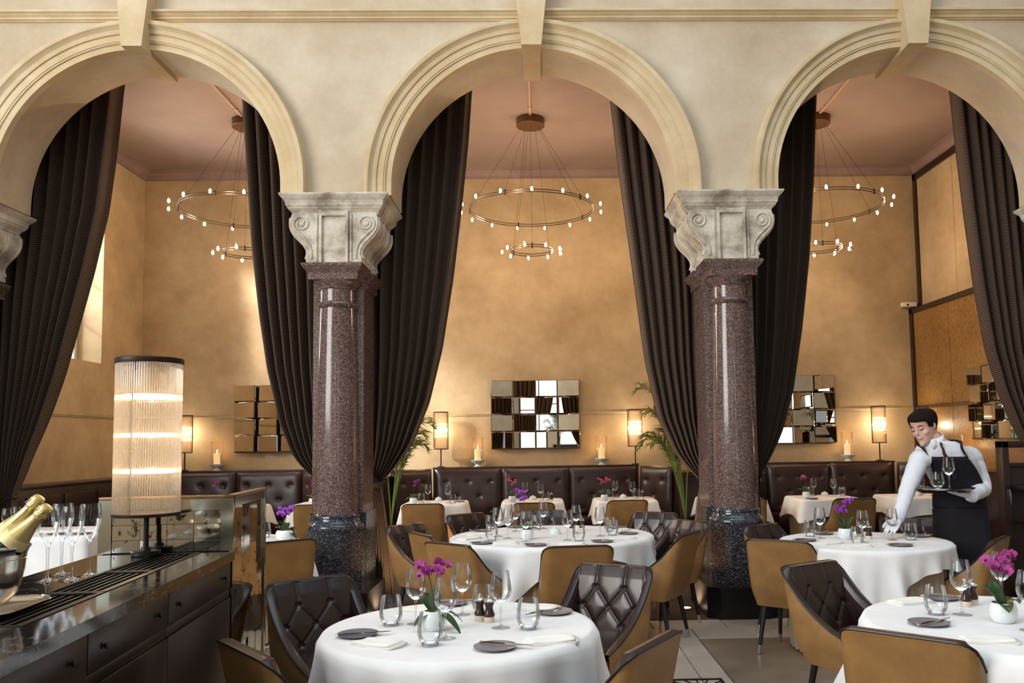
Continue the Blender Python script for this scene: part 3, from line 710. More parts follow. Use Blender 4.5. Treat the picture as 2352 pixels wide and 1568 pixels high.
# ------------------------------------------------------------------ chandeliers
def make_chandelier():
    t = thing('chandelier', 'chandelier', 'chandelier')       # origin on the ceiling
    m = MB(); m.lathe([(.001, 0), (.182, 0), (.182, -.092), (.176, -.098), (.001, -.098)], 32); m.build('canopy', 'canopy_bronze', t, sharp=30)
    z1, z2, r1, r2 = -1.17, -1.70, .785, .265
    for nm, z, r, n, off in (('large_ring', z1, r1, 15, .12), ('small_ring', z2, r2, 9, .30)):
        ring = MB()
        for dz in (-.014, .014): ring.tube([(r*math.cos(2*PI*i/64), r*math.sin(2*PI*i/64), z+dz) for i in range(64)], .0052, 6, closed=True)
        ro = ring.build(nm, 'bronze', t)
        for i in range(5 if nm == 'large_ring' else 3):
            a = 2*PI*i/(5 if nm == 'large_ring' else 3)+.55; MB().box(-.007, .007, -.008, .008, -.034, .034, Matrix.Translation((r*math.cos(a), r*math.sin(a), z)) @ Matrix.Rotation(a, 4, 'Z')).build('clip', 'bronze_dark', ro, smooth=False)
            MB().tube([(r*math.cos(a), r*math.sin(a), z+.03), ((.12 if nm == 'large_ring' else .07)*math.cos(a), (.12 if nm == 'large_ring' else .07)*math.sin(a), -.098)], .0018, 5).build('cable', 'bronze_dark', t)
        for i in range(n):
            a = 2*PI*i/n+off; M = Matrix.Translation((r*math.cos(a), r*math.sin(a), z)) @ Matrix.Rotation(a, 4, 'Z')
            q = MB(); pts = [M @ Vector(p) for p in ((0, 0, -.012), (.06, 0, -.002), (.105, 0, .006))]; q.tube(pts, .0035, 6)
            q.lathe([(.010, .036), (.013, .020), (.019, .0), (.031, -.034), (.033, -.038)], 12, m=M @ Matrix.Translation((.112, 0, .0)))
            lo = q.build('lamp_cup', 'hurricane_glass', t)
            q = MB(); q.sph(M @ Vector((.112, 0, -.012)), .0165, 10, 8, (1, 1, 1.7)); q.build('bulb', 'bulb_glow', lo)
    for i in range(3):
        a = 2*PI*i/3+.3; point('ring_light', (.93*math.cos(a), .93*math.sin(a), -1.27), t, CH_W, (1.0, .70, .44), .04)
    for a in (.8, 3.9): point('ring_light', (.40*math.cos(a), .40*math.sin(a), -1.80), t, CH_W*.7, (1.0, .70, .44), .04)
    return t
CH_W = 31.0
ch = make_chandelier()
def put_ch(x, label, rz):
    global ch_first
    if ch_first: o = ch; ch_first = False
    else:
        o = dup(ch, (0, 0, 0))
    o.location = (x, 10.3, ZC-.001); o.rotation_euler = (0, 0, rz); o['label'] = label; o['group'] = 'ring chandeliers'
ch_first = True
put_ch(-.07, 'double ring chandelier hanging whole in the middle arch', 0)
put_ch(-3.66, 'double ring chandelier half hidden by the window bay curtain', .3)
put_ch(3.60, 'double ring chandelier in the waiter bay, by the dark panel frame', -.25)
for x, lb in ((-.07, 'slim painted conduit running to the middle chandelier'), (3.60, 'slim painted conduit running to the waiter bay chandelier'), (-3.66, 'slim painted conduit running to the window bay chandelier')):
    t = thing('conduit', lb, 'conduit', (x, 9.0, ZC-.001)); m = MB(); m.bbox(-.014, .014, -1.1, 1.12, -.022, 0, .004); m.build('pipe', 'conduit_paint', t)
    for q in (-.9, 0., .9): MB().box(-.026, .026, q-.012, q+.012, -.025, 0).build('clip', 'conduit_paint', t, smooth=False)
t = thing('alarm_sensor', 'small white sensor box at the corner of the dark panel frame', 'sensor', (5.60, 12.24, 3.46))
MB().bbox(-.12, .09, -.05, .05, 0, .07, .012).build('housing', 'plastic_white', t); MB().sph((-.05, -.05, .03), .018, 10, 6).build('lens', 'bronze_dark', t)

# ------------------------------------------------------------------ palms
def palm(label, x, y, fronds, seed, pot=True):
    rnd = random.Random(seed); t = thing('palm', label, 'plant', (x, y, .002))
    m = MB(); m.lathe([(.001, 0), (.15, 0), (.19, .38), (.20, .40), (.18, .40), (.17, .36), (.001, .36)], 20); m.build('pot', 'bronze_dark', t)
    for (az, reach, top, droop, L) in fronds:
        d = Vector((math.cos(az), math.sin(az), 0)); pts = []
        for i in range(13):
            s = i/12; pts.append(Vector((0, 0, .34))+d*(reach*s**1.5)+Vector((0, 0, (top-.34)*(1-(1-s)**1.6)-droop*max(0, s-.55)**2*4)))
        m = MB(); m.tube(pts, [.010*(1-.75*i/12) for i in range(13)], 5)
        for i in range(46):
            s = .42+.58*i/45; k = s*12; j = min(11, int(k)); p = pts[j].lerp(pts[j+1], k-j); tg = (pts[j+1]-pts[j]).normalized()
            side = tg.cross(Vector((0, 0, 1)));
            if side.length < .1: side = Vector((-d.y, d.x, 0))
            side.normalize(); up = side.cross(tg)
            for sg in (-1, 1):
                ll = L*(.55+.45*math.sin(PI*min(1, (s-.40)/.62)))*rnd.uniform(.85, 1.1)*(1 if s < .93 else .7)
                q = (side*sg*.72+tg*.62+up*rnd.uniform(-.05, .25)).normalized(); mid = p+q*ll*.5+Vector((0, 0, .01)); tip = p+q*ll-Vector((0, 0, ll*.28)); wv = tg.cross(q).cross(q).normalized()*.008
                m.add([p-wv*.5, p+wv*.5, mid+wv, mid-wv, tip], [(0, 1, 2, 3), (3, 2, 4)])
        m.build('frond', 'palm_green', t, sharp=60)
    return t
palm('slender palm behind the curtain tied at the screen-side column', -1.96, 10.98, [(.25, .40, 2.12, .12, .34), (.9, .42, 1.9, .2, .32), (-.2, .48, 1.80, .25, .32), (.1, .56, 2.0, .35, .34), (2.6, .3, 1.9, .2, .28), (-.6, .45, 1.66, .2, .30), (.4, .5, 1.68, .3, .3)], 3)
palm('tall palm with long stems behind the curtain beside the granite column', 1.88, 10.8, [(3.0, .58, 2.36, .22, .38), (3.3, .50, 2.02, .2, .34), (2.7, .34, 1.95, .12, .34), (3.5, .48, 1.66, .25, .32), (2.4, .3, 1.7, .1, .30), (3.0, .22, 1.85, .05, .32), (.6, .3, 2.0, .2, .26), (3.15, .60, 1.80, .5, .34)], 4)

hall = [(k*.9, .5, 2.0+.25*(k % 3), .3, .34) for k in range(7)]
for k, (x, y) in enumerate(((-5.2, -3.7), (-1.0, -3.8), (3.0, -3.7), (4.9, -3.9))):
    palm('leafy palm in the front hall seen only in mirrors, %s' % ('by the street side', 'before the second window', 'before the third window', 'farthest from the street')[k], x, y, hall, 60+k)
# ------------------------------------------------------------------ host station at the frame edge
t = thing('waiter_station', 'dark wooden station with a fluted glass screen at the frame edge by the curtain', 'station', (4.68, 7.62, .002))
m = MB(); m.bbox(-.42, -.36, -.06, .06, 0, 1.46, .004); m.bbox(.36, .42, -.06, .06, 0, 1.46, .004); m.bbox(-.42, .42, -.06, .06, 1.40, 1.46, .004); m.bbox(-.36, .36, -.05, .05, 1.22, 1.26, .004); m.build('frame', 'dark_wood', t)
MB().bbox(-.36, .36, -.02, .02, .02, 1.22, .004).build('lower_panel', 'dark_wood', t)
m = MB()
for i in range(36): m.lathe([(.0095, 1.26), (.0095, 1.40)], 6, (-.35+i*.02, 0, 0))
m.build('fluted_glass', 'sconce_glass', t, kind='stuff')
m = MB(); m.bbox(-.36, .5, -.50, -.05, 1.02, 1.06, .006); m.build('counter', 'black_stone', t)
for s in (-.32, .44): MB().bbox(s-.025, s+.025, -.48, -.43, 0, 1.02, .004).build('leg', 'dark_wood', t)
MB().bbox(-.30, .42, -.47, -.06, .70, .73, .004).build('shelf', 'dark_wood', t); MB().bbox(-.385, -.375, -.09, -.06, .88, 1.02, .002).build('pull', 'chrome', t)
t = thing('folded_napkins', 'small stack of folded white napkins on the waiter station', 'napkins', (4.66, 7.30, 1.063))
for k in range(3): MB().bbox(-.10, .10, -.07, .07, k*.018, k*.018+.017, .006).build('napkin', 'napkin_linen', t)
# uplights sunk in the floor beside the piers
for x, y, lb in ((1.30, 7.57, 'round floor uplight beside the column near the aisle'), (-1.36, 7.57, 'round floor uplight beside the column at the mirrored screen')):
    t = thing('floor_uplight', lb, 'uplight', (x, y, .003)); m = MB(); m.lathe([(.045, .0), (.060, .0), (.060, .006), (.045, .006)], 24); m.build('bezel', 'chrome', t)
    m = MB(); m.lathe([(.001, .002), (.045, .002)], 24); m.build('lens', 'uplight_lens', t)
    l = bpy.data.lights.new('uplight_beam', 'SPOT'); l.energy = 60; l.color = (1.0, .66, .36); l.spot_size = R(150); l.spot_blend = .6; l.shadow_soft_size = .03
    o = bpy.data.objects.new('uplight_beam', l); COL.objects.link(o); o.parent = t; o.location = (0, 0, .02)
    o.rotation_euler = Vector((.20*(1 if x > 0 else -1), .22, 1)).to_track_quat('-Z', 'Y').to_euler()
# ------------------------------------------------------------------ chairs
def make_chair():
    t = thing('dining_chair', 'chair', 'chair')
    BW, RC, SD = .192, .046, .415
    LC = RC*PI/2; LT = BW+LC+SD
    HT = [(0, .815), (.180, .815), (.200, .812), (.222, .802), (.245, .775), (.275, .715), (.32, .645), (.38, .585), (.46, .53), (.56, .49), (LT, .462)]
    def htop(a): return (interp(HT, a-.012)+interp(HT, a)+interp(HT, a+.012))/3
    def plan(a, off):                    # a signed arclength from the middle of the back; off = inward offset
        s = 1 if a >= 0 else -1; a = abs(a)
        if a <= BW: return Vector((s*a, off, 0))
        if a <= BW+LC:
            q = (a-BW)/RC; r = RC-off
            return Vector((s*(BW+r*math.sin(q)), RC-r*math.cos(q), 0))
        return Vector((s*(BW+RC-off), RC+(a-BW-LC), 0))
    def place(a, off, z):
        p = plan(a, off); k = (z-.36)/.455; fwd = min(1, p.y/.45)
        p.y += -.225-.115*k*(1-fwd)
        n = 1-.06*sstep(.46, .33, z)
        return Vector((p.x*n*(1+.03*k), p.y*n if z < .46 else p.y, z))
    NU = 56
    def aof(u):
        x = 2*u-1; return math.copysign(abs(x)**1.0, x)*LT
    m = MB()
    def PO(u, v):
        a = aof(u); h = htop(abs(a)); z = lerp(.335, h, v); bul = .008*math.sin(PI*v)
        return place(a, -bul, z)
    m.grid(PO, NU, 14); m.build('outer_shell', 'tan_leather', t, sharp=60, label='tan leather outer shell')
    BT = [(-.085, .70), (.085, .70), (-.155, .60), (0, .60), (.155, .60), (-.085, .505), (.085, .505)]
    CR = [((-.085, .70), (-.155, .60)), ((-.085, .70), (0, .60)), ((.085, .70), (0, .60)), ((.085, .70), (.155, .60)), ((-.155, .60), (-.085, .505)), ((0, .60), (-.085, .505)), ((0, .60), (.085, .505)), ((.155, .60), (.085, .505)),
          ((-.085, .70), (-.085, .83)), ((.085, .70), (.085, .83)), ((-.155, .60), (-.26, .595)), ((.155, .60), (.26, .595)), ((-.085, .505), (-.085, .43)), ((.085, .505), (.085, .43))]
    def dent(x, z):
        d = 0
        for b in BT: d = max(d, .017*math.exp(-(math.hypot(x-b[0], z-b[1])/.018)**2))
        for p, q in CR:
            dx, dz = q[0]-p[0], q[1]-p[1]; L2 = dx*dx+dz*dz; k = min(1, max(0, ((x-p[0])*dx+(z-p[1])*dz)/L2))
            r = math.hypot(x-p[0]-k*dx, z-p[1]-k*dz); d = max(d, .0055*math.exp(-(r/.0055)**2)+.0045*math.exp(-(r/.026)**2))
        return d
    TH = .046
    def PI_(u, v):
        a = aof(u); h = htop(abs(a)); edge = sstep(LT, LT-.12, abs(a)); th = lerp(.03, TH, edge)
        if v < .12:
            q = v/.12; return place(a, th*.8*q, h+.006*math.sin(PI*q*.85))
        q = (v-.12)/.88; z = lerp(h+.004, min(h-.01, .43), q)
        off = th*lerp(.8, 1.0, min(1, q*6))+.006*math.sin(PI*q)
        p = place(a, off, z)
        if abs(a) < .26:
            d = dent(a, z)*sstep(.26, .20, abs(a)); off -= d; p = place(a, off, z)
        return p
    def PB(u, v):
        k = abs(2*u-1); a = k/.68*.27 if k < .68 else .27+(k-.68)/.32*(LT-.27)
        return PI_((1+math.copysign(a/LT, 2*u-1))/2, v)
    m = MB(); m.grid(PB, 130, 84)
    tb = m.build('tufted_back', 'dark_leather', t, sharp=120, label='dark brown buttoned leather inner back')
    for b in BT:
        MB().sph(place(b[0], TH-.016, b[1]), .0085, 8, 5).build('button', 'button_leather', tb)
    m = MB(); m.tube([place(aof(i/70), -.001, htop(abs(aof(i/70)))+.001) for i in range(71)], .0055, 6); m.build('piping', 'dark_piping', t)
    m = MB(); m.bbox(-.198, .198, -.20, .225, .415, .475, .022); m.build('seat', 'dark_leather', t)
    m = MB(); m.bbox(-.222, .222, -.20, .195, .325, .43, .03); m.build('seat_base', 'tan_leather', t)
    for sx in (-1, 1):
        for sy in (-1, 1):
            a, b = Vector((sx*.165, sy*.155-.01, .345)), Vector((sx*.20, sy*.215-.01, 0)); k = a.lerp(b, .82)
            lg = MB().tube([a, k], [.0195, .0135], 10).build('leg', 'chair_leg', t)
            MB().tube([k, b.lerp(a, .003)], [.0140, .0115], 10).build('leg_tip', 'chrome', lg, label='bright metal leg tip')
    return t
chair = Proto(make_chair())
def put_chair(bx, by, face, label):
    """bx, by: middle of the top of the back; face: heading it looks to, degrees from +Y towards -X"""
    a = R(face); off = .33
    chair.put((bx-off*math.sin(a), by+off*math.cos(a), .001), a, label, 'two-tone leather dining chairs')
for c in ((-1.045, 2.95, -50, 'tan-backed chair nearest the dark counter drawers, cut off by the bottom edge'),
          (-1.225, 4.45, -141, 'dark buttoned chair standing against the mirrored screen'),
          (.42, 4.75, 148, 'dark buttoned chair pulled out behind the front round table, facing the camera'),
          (.40, 2.94, 58, 'tan-backed chair cut off by the bottom edge near the floor grate'),
          (-1.19, 7.30, -125, 'dark buttoned chair beside the hem of the middle arch curtain'),
          (-.95, 6.52, -60, 'tan chair between two others at the curtain end of the large table'),
          (-.66, 5.87, -40, 'tan-backed chair of the large table behind the orchid of the front table'),
          (-.75, 8.30, -140, 'dark buttoned chair behind the large table, beside a tan chair back'),
          (.02, 8.55, 176, 'dark buttoned chair mostly hidden behind the middle of the large table'),
          (.25, 5.62, 5, 'tan-backed chair pushed in at the front middle of the large table'),
          (1.12, 8.12, 148, 'dark buttoned chair by the palm, facing the large table'),
          (1.30, 7.22, 122, 'chair at the large table squeezed beside the column curtain'),
          (1.12, 6.26, 60, 'tan chair seen from its side at the end of the large table, by the aisle'),
          (1.79, 6.80, -142, 'dark buttoned chair in front of the column at the table being set'),
          (1.63, 5.74, -36, 'tan-backed chair on the aisle at the table being set'),
          (3.16, 7.10, 168, 'dark buttoned chair beside the waiter\'s reaching arm'),
          (3.13, 5.62, 48, 'tan-backed chair in front of the waiter\'s apron'),
          (1.50, 4.68, -148, 'dark buttoned chair alone on the grey tiles, facing the cropped front table'),
          (1.28, 2.97, -42, 'broad tan-backed chair cut off by the bottom edge at the cropped front table'),
          (-1.37, 9.72, 4, 'tan-backed chair at the banquette table below the curtain tieback'),
          (-.08, 9.62, 2, 'tan-backed chair almost hidden by glasses at the middle banquette table'),
          (1.03, 9.80, 4, 'tan-backed chair at the banquette table beside the palm'),
          (3.62, 9.52, -6, 'tan-backed chair at the banquette table left of the waiter'),
          (-2.68, 9.90, 4, 'tan-backed chair behind the orchid, cut off by the granite column'),
          (-1.88, 6.22, 38, 'tan-backed chair between the mirrored screen and the column base'),
          (2.42, 9.75, -4, 'tan-backed chair just showing beside the column at the corner table')):
    put_chair(*c)

# ------------------------------------------------------------------ tables and cloths
def rho_round(r): return lambda th: r
def rho_square(h): return lambda th: h/((abs(math.cos(th))**12+abs(math.sin(th))**12)**(1/12))
def make_table(loc, rho, label, rz=0., H=.762, pleats=44):
    t = thing('dining_table', label, 'table', (*loc, .002), rz)
    def ring(k, z, n=48): return [Vector((rho(2*PI*i/n)*k*math.cos(2*PI*i/n), rho(2*PI*i/n)*k*math.sin(2*PI*i/n), z)) for i in range(n)]
    MB().loft([ring(.985, H-.03), ring(1., H-.02), ring(1., H-.006), ring(.99, H-.002)]).build('tabletop', 'dark_wood', t)
    MB().lathe([(.20, 0), (.22, .01), (.20, .03), (.05, .06), (.045, H-.05), (.14, H-.03)], 20).build('pedestal', 'bronze_dark', t)
    m = MB()
    def P(u, v):
        th = 2*PI*u; z = lerp(H-.012, .012, v); r = rho(th)-.028+.016*math.sin(pleats*th)*(.35+.65*v)-.03*v+.03*math.sin(3*th+1)*v*.3
        return (r*math.cos(th), r*math.sin(th), z)
    m.grid(P, pleats*6, 8, wrapu=True); m.build('skirt', 'skirt_cloth', t, label='beige pleated cloth skirt to the floor')
    return t
def make_cloth(loc, rho, S, alpha, label, H=.766, seed=1, nf=9, rz=0., amp=.022, flare=.10):
    rnd = random.Random(seed); p1, p2 = rnd.uniform(0, 6), rnd.uniform(0, 6); NT_ = 192
    m = MB(); vs = []
    def C(th):
        c, s = abs(math.cos(th-alpha)), abs(math.sin(th-alpha)); return S/((c**14+s**14)**(1/14))
    rows = [.02, .5, .85, .965]
    def row(k):
        out = []
        for i in range(NT_):
            th = 2*PI*i/NT_; r = rho(th)
            if k < 4: q = r*rows[k]; out.append(Vector((q*math.cos(th), q*math.sin(th), H+.0008*math.sin(5*th+k)*(k < 3)))); continue
            s = (k-4)/13; D = max(.05, C(th)-r); d = D*s; rr = .016
            corner = sstep(.05, .45, D-(S-r if S > r else 0))
            if d < rr*1.4: a = d/(rr*1.4)*PI/2; dr = -rr+rr*math.sin(a)+rr*.0; z = H-rr*(1-math.cos(a)); dr += rr*.9
            else: z = H-rr-(d-rr*1.4); dr = rr*.9
            w = sstep(0, .5, d)
            dr += flare*d*(.5+corner)+amp*(.35+1.4*w)*w**.5*(math.sin(nf*th+p1)+.55*math.sin((nf*2-1)*th+p2))*min(1, d/.06)
            z = max(z, .03); q = r+dr; out.append(Vector((q*math.cos(th), q*math.sin(th), z)))
        return out
    m.loft([row(k) for k in range(18)], cap=False); m.f.append(tuple(reversed(range(NT_))))
    o = m.build('tablecloth', 'linen', None, (*loc, .004), (0, 0, rz), sharp=75)
    tag(o, label, 'tablecloth'); return o
T1, T2, T3, T4 = (-.335, 3.45), (.085, 6.70), (2.345, 6.03), (1.90, 3.34)
make_table(T1, rho_round(.545), 'round dining table at the very front, beside the counter'); make_cloth(T1, rho_round(.55), .90, R(28), 'white cloth on the front round table with the magenta orchid', seed=3, nf=11, amp=.050)
make_table(T2, rho_round(.795), 'large round dining table between the two granite columns', pleats=60); make_cloth(T2, rho_round(.80), .90, R(22), 'white cloth on the large round table between the columns', seed=8, nf=13, amp=.050)
make_table(T3, rho_round(.585), 'round dining table the waiter is setting'); make_cloth(T3, rho_round(.59), .735, R(33), 'white cloth on the round table the waiter is setting', seed=5, nf=13, amp=.055)
make_table(T4, rho_round(.575), 'round dining table cut off by the frame edge in front of the waiter'); make_cloth(T4, rho_round(.58), .90, R(10), 'white cloth on the front table cut off by the frame edge', seed=6, nf=11, amp=.050)
BT_ = [((-1.33, 10.62), 'below the curtain tieback', 1), ((-.10, 10.72), 'middle of three under the mirror', 2), ((1.08, 10.72), 'beside the palm', 3), ((2.42, 10.60), 'half hidden behind the aisle column', 4),
       ((3.57, 10.48), 'under the waiter bay mirror', 5), ((4.74, 10.48), 'behind the waiter', 6), ((-3.86, 10.50), 'behind the mirrored screen', 7), ((-2.74, 10.75), 'behind the screen-side column', 8)]
for (p, nm, sd) in BT_:
    make_table(p, rho_square(.37), 'small square banquette table '+nm, pleats=40); make_cloth(p, rho_square(.375), .375+.21, 0, 'white cloth on the square banquette table '+nm, seed=20+sd, nf=6, amp=.012, flare=.42)
make_table((-2.36, 6.69), rho_square(.37), 'square table by the column base next to the mirrored screen', R(42)); make_cloth((-2.36, 6.69), rho_square(.375), .59, 0, 'white cloth on the table by the column base', seed=31, nf=6, rz=R(42), amp=.012, flare=.35)
make_table((-4.40, 7.70), rho_square(.46), 'square table in the window bay behind the flutes', R(4)); make_cloth((-4.40, 7.70), rho_square(.465), .80, 0, 'white cloth on the window bay table behind the flutes', seed=33, nf=6, rz=R(4), amp=.012, flare=.08)

# ------------------------------------------------------------------ tableware
ZT = .7685
def make_wine():
    t = thing('wine_glass', 'glass', 'glass')
    MB().lathe([(.001, .098), (.012, .099), (.026, .110), (.037, .126), (.0415, .142), (.0415, .152), (.039, .175), (.035, .200), (.0315, .222)], 22).build('bowl', 'glass', t)
    MB().lathe([(.0065, .010), (.004, .022), (.0035, .05), (.0037, .085), (.0065, .097), (.012, .101)], 10).build('stem', 'glass', t)
    MB().lathe([(.001, 0), (.037, 0), (.0375, .0015), (.025, .004), (.010, .007), (.006, .012)], 22).build('foot', 'glass', t)
    return t
def make_tumbler():
    t = thing('water_tumbler', 'glass', 'glass')
    MB().lathe([(.027, .010), (.037, .020), (.0432, .036), (.0445, .050), (.043, .068), (.0395, .092), (.0355, .116)], 22).build('wall', 'glass', t)
    MB().lathe([(.001, 0), (.025, 0), (.029, .003), (.030, .009), (.027, .013), (.001, .010)], 20).build('base', 'glass', t)
    return t
def make_plate():
    m = MB(); m.lathe([(.001, 0), (.045, 0), (.060, .004), (.078, .011), (.080, .0135), (.076, .013), (.055, .008), (.001, .007)], 36)
    o = m.build('bread_plate', 'slate_plate', sharp=50); return tag(o, 'plate', 'plate')
def make_knife():
    t = thing('butter_knife', 'knife', 'knife')
    m = MB(); m.tube([(-.095, 0, .004), (-.07, 0, .005), (-.03, 0, .0045), (-.005, 0, .004)], [.0035, .0062, .0052, .0036], 8, flat=.6); m.build('handle', 'mill_wood', t)
    m = MB(); m.tube([(-.108, 0, .004), (-.095, 0, .004)], [.0055, .006], 8, flat=.6); m.tube([(-.008, 0, .004), (.004, 0, .004)], [.0045, .0045], 8, flat=.7); m.build('bolster', 'silver', t)
    m = MB(); m.loft([[Vector((x, -w, .004-h)), Vector((x, w*.7, .004-h)), Vector((x, w*.7, .004+h)), Vector((x, -w, .004+h))] for x, w, h in ((0, .005, .0012), (.03, .0075, .001), (.075, .0085, .0009), (.098, .006, .0008), (.108, .001, .0006))]); m.build('blade', 'silver', t)
    return t
def make_napkin():
    t = thing('folded_napkin', 'napkin', 'napkin')
    for k, (dx, s) in enumerate(((0, 1), (.006, .97), (-.004, .95))):
        m = MB()
        def P(u, v, k=k, s=s):
            x = (u-.5)*.19*s; y = (v-.5)*.105*s; e = min(u, 1-u, v*1.0, 1-v); z = .003+.0055*k+.0045*(1-math.exp(-e/.03))+.0025*math.sin(5*u+3*v+k)
            return (x+.01*math.sin(3*v), y, z)
        m.grid(P, 14, 10); o = m.build('fold', 'napkin_linen', t, (dx, 0, 0)); solid(o, .004, -1)
    return t
def make_mill():
    t = thing('spice_mill', 'mill', 'mill')
    MB().lathe([(.001, 0), (.0185, 0), (.019, .002), (.019, .022), (.018, .024)], 16).build('base', 'mill_acrylic', t)
    MB().lathe([(.018, .022), (.0195, .026), (.0195, .032), (.015, .042), (.0128, .054), (.0145, .064), (.018, .072), (.018, .078)], 16).build('body', 'mill_wood', t)
    MB().lathe([(.018, .077), (.0195, .079), (.0195, .084), (.014, .090), (.005, .093), (.004, .096), (.006, .099), (.006, .103), (.001, .106)], 16).build('cap', 'silver', t)
    return t
def make_dish():
    t = thing('butter_dish', 'dish', 'dish')
    MB().lathe([(.001, 0), (.052, 0), (.056, .003), (.056, .008), (.001, .007)], 24).build('saucer', 'porcelain', t)
    MB().lathe([(.048, .007), (.049, .018), (.045, .034), (.034, .047), (.016, .053), (.012, .055), (.012, .060), (.001, .063)], 24).build('lid', 'porcelain', t)
    return t
wine, tumb, plate, knife, napkin, mill, dish = (Proto(f()) for f in (make_wine, make_tumbler, make_plate, make_knife, make_napkin, make_mill, make_dish))
mill.root.scale = (1.2, 1.2, 1.12); tumb.root.scale = (1.08, 1.08, 1.06); wine.root.scale = (1.05, 1.05, 1.03)
def blossom_mesh():
    m = MB()
    def petal(a, L, W, tilt):
        d = Vector((math.cos(a), 0, math.sin(a))); s = Vector((-math.sin(a), 0, math.cos(a))); n = Vector((0, -1, 0))
        m.grid(lambda u, v: d*(L*(.08+.92*v))+s*(W*(u-.5)*2*math.sin(PI*min(1, .15+.85*v))**.8)+n*(tilt*v*v*L-.25*W*abs(2*u-1)**2*v), 4, 4)
    for a, L, W in ((R(90), .024, .009), (R(-35), .023, .008), (R(215), .023, .008)): petal(a, L, W, .05)
    for a in (R(15), R(165)): petal(a, .025, .0145, .2)
    return m
def throat_mesh():
    m = MB(); m.sph((0, -.007, -.004), .0062, 8, 5, (1, 1.3, .9)); m.sph((0, -.010, -.011), .005, 8, 4, (1.2, 1, .6)); return m
BL_ME = {c: blossom_mesh().build('blossom', c, sharp=80) for c in ('orchid_magenta', 'orchid_violet', 'orchid_pink')}
TH_O = throat_mesh().build('throat', 'orchid_throat'); TH_ME = TH_O.data; BL_D = {c: o.data for c, o in BL_ME.items()}
for o in list(BL_ME.values())+[TH_O]: bpy.data.objects.remove(o)
def orchid(loc, label, colour, sprays, leaves, seed, ps=1.0, pot_mat='porcelain', nbl=7, bs=1.0):
    rnd = random.Random(seed); t = thing('orchid_pot', label, 'orchid', loc, 0, 'orchids on the tables')
    MB().lathe([(.001, 0), (.026*ps, 0), (.036*ps, .006), (.046*ps, .03), (.047*ps, .048), (.043*ps, .068), (.037*ps, .080), (.034*ps, .080), (.040*ps, .060), (.036*ps, .056)], 26).build('pot', pot_mat, t)
    MB().sph((0, 0, .062), .037*ps, 14, 6, (1, 1, .25)).build('moss', 'soil', t)
    for (az, L, W, up) in leaves:
        d = Vector((math.cos(az), math.sin(az), 0)); s = Vector((-d.y, d.x, 0)); m = MB()
        def P(u, v, d=d, s=s, L=L, W=W, up=up):
            w = W*math.sin(PI*min(1, .10+.9*v**.9))**.7; c = (u-.5)*2
            return Vector((0, 0, .066))+d*(L*v*(1-.25*up*v))+s*(w*c)+Vector((0, 0, L*(up*1.25*v-(.75)*v*v)+.25*w*c*c))
        m.grid(P, 6, 10); solid(m.build('leaf', 'leaf_green', t, sharp=90), .002)
    for (az, h, lean) in sprays:
        d = Vector((math.cos(az), math.sin(az), 0)); pts = [Vector((0, 0, .06))+d*(lean*(i/10)**2)+Vector((0, 0, h*(1-(1-i/10)**1.7))) for i in range(11)]
        MB().tube(pts, .0022, 6).build('flower_stem', 'stem_green', t)
        for i in range(nbl):
            k = 6.2+3.8*i/max(1, nbl-1); j = min(9, int(k)); p = pts[j].lerp(pts[j+1], k-j)
            q = p+Vector((rnd.uniform(-.026, .026), rnd.uniform(-.03, .004), rnd.uniform(-.016, .022)))*bs
            b = link('blossom', BL_D[colour], t, q, (rnd.uniform(-.35, .35), rnd.uniform(-.4, .4), rnd.uniform(-.7, .7))); b.scale = (bs*rnd.uniform(.8, 1.05),)*3
            if bs > .75: link('throat', TH_ME, b)
    return t
def put(proto, pts, labels, group, rz=None, z=ZT):
    for i, ((x, y), lb) in enumerate(zip(pts, labels)): proto.put((x, y, z), (rz[i] if rz else 0.), lb, group)
def knives(pts, labels, rots, group='butter knives', z=ZT):
    for (x, y), lb, r in zip(pts, labels, rots): knife.put((x, y, z+.0115), r, lb, group)

# front round table
G = 'glasses on the front round table'
put(wine, [(-.527, 3.53), (-.348, 3.69), (-.167, 3.425), (-.372, 3.255)], ['wine glass behind the orchid blooms on the front table', 'tallest wine glass at the back of the front table', 'wine glass beside the spice mills on the front table', 'wine glass in front of the magenta orchid leaves'], G)
put(tumb, [(-.627, 3.51), (-.262, 3.72), (-.055, 3.39), (-.418, 3.155)], ['water tumbler by the rear napkin near the dark buttoned chair, front table', 'water tumbler behind the spice mills on the front table', 'water tumbler alone before the plate near the pulled-out chair', 'water tumbler in front of the orchid pot on the front table'], G)
put(mill, [(-.262, 3.56), (-.221, 3.53)], ['dark wooden spice mill of the front table, set further back', 'dark wooden spice mill of the front table beside the wine glass'], 'spice mills on the front table')
PT = [(-.725, 3.33), (.055, 3.69), (-.172, 3.085), (-.425, 3.93)]
put(plate, PT, ['grey bread plate half under a napkin on the front table', 'grey bread plate near the pulled-out dark chair, front table', 'grey bread plate at the near edge of the front table', 'grey bread plate behind the orchid on the front table'], 'bread plates on the front table')
knives([(-.700, 3.315), (.01, 3.68), (-.13, 3.10), (-.42, 3.93)], ['butter knife across the plate half under a napkin', 'butter knife resting on the plate by the pulled-out chair', 'butter knife on the plate at the near edge of the front table', 'butter knife on the plate behind the front orchid'], [.25, .75, -.35, .4])
put(napkin, [(-.615, 3.175), (.03, 3.17), (-.53, 3.80), (-.02, 3.78)], ['white folded napkin overlapping the plate on the front table', 'white folded napkin beside the near-edge plate, front table', 'white folded napkin at the back of the front table near the screen', 'white folded napkin at the back of the front table, by the tumbler'], 'napkins on the front table', [-.5, .25, -.12, -.3])
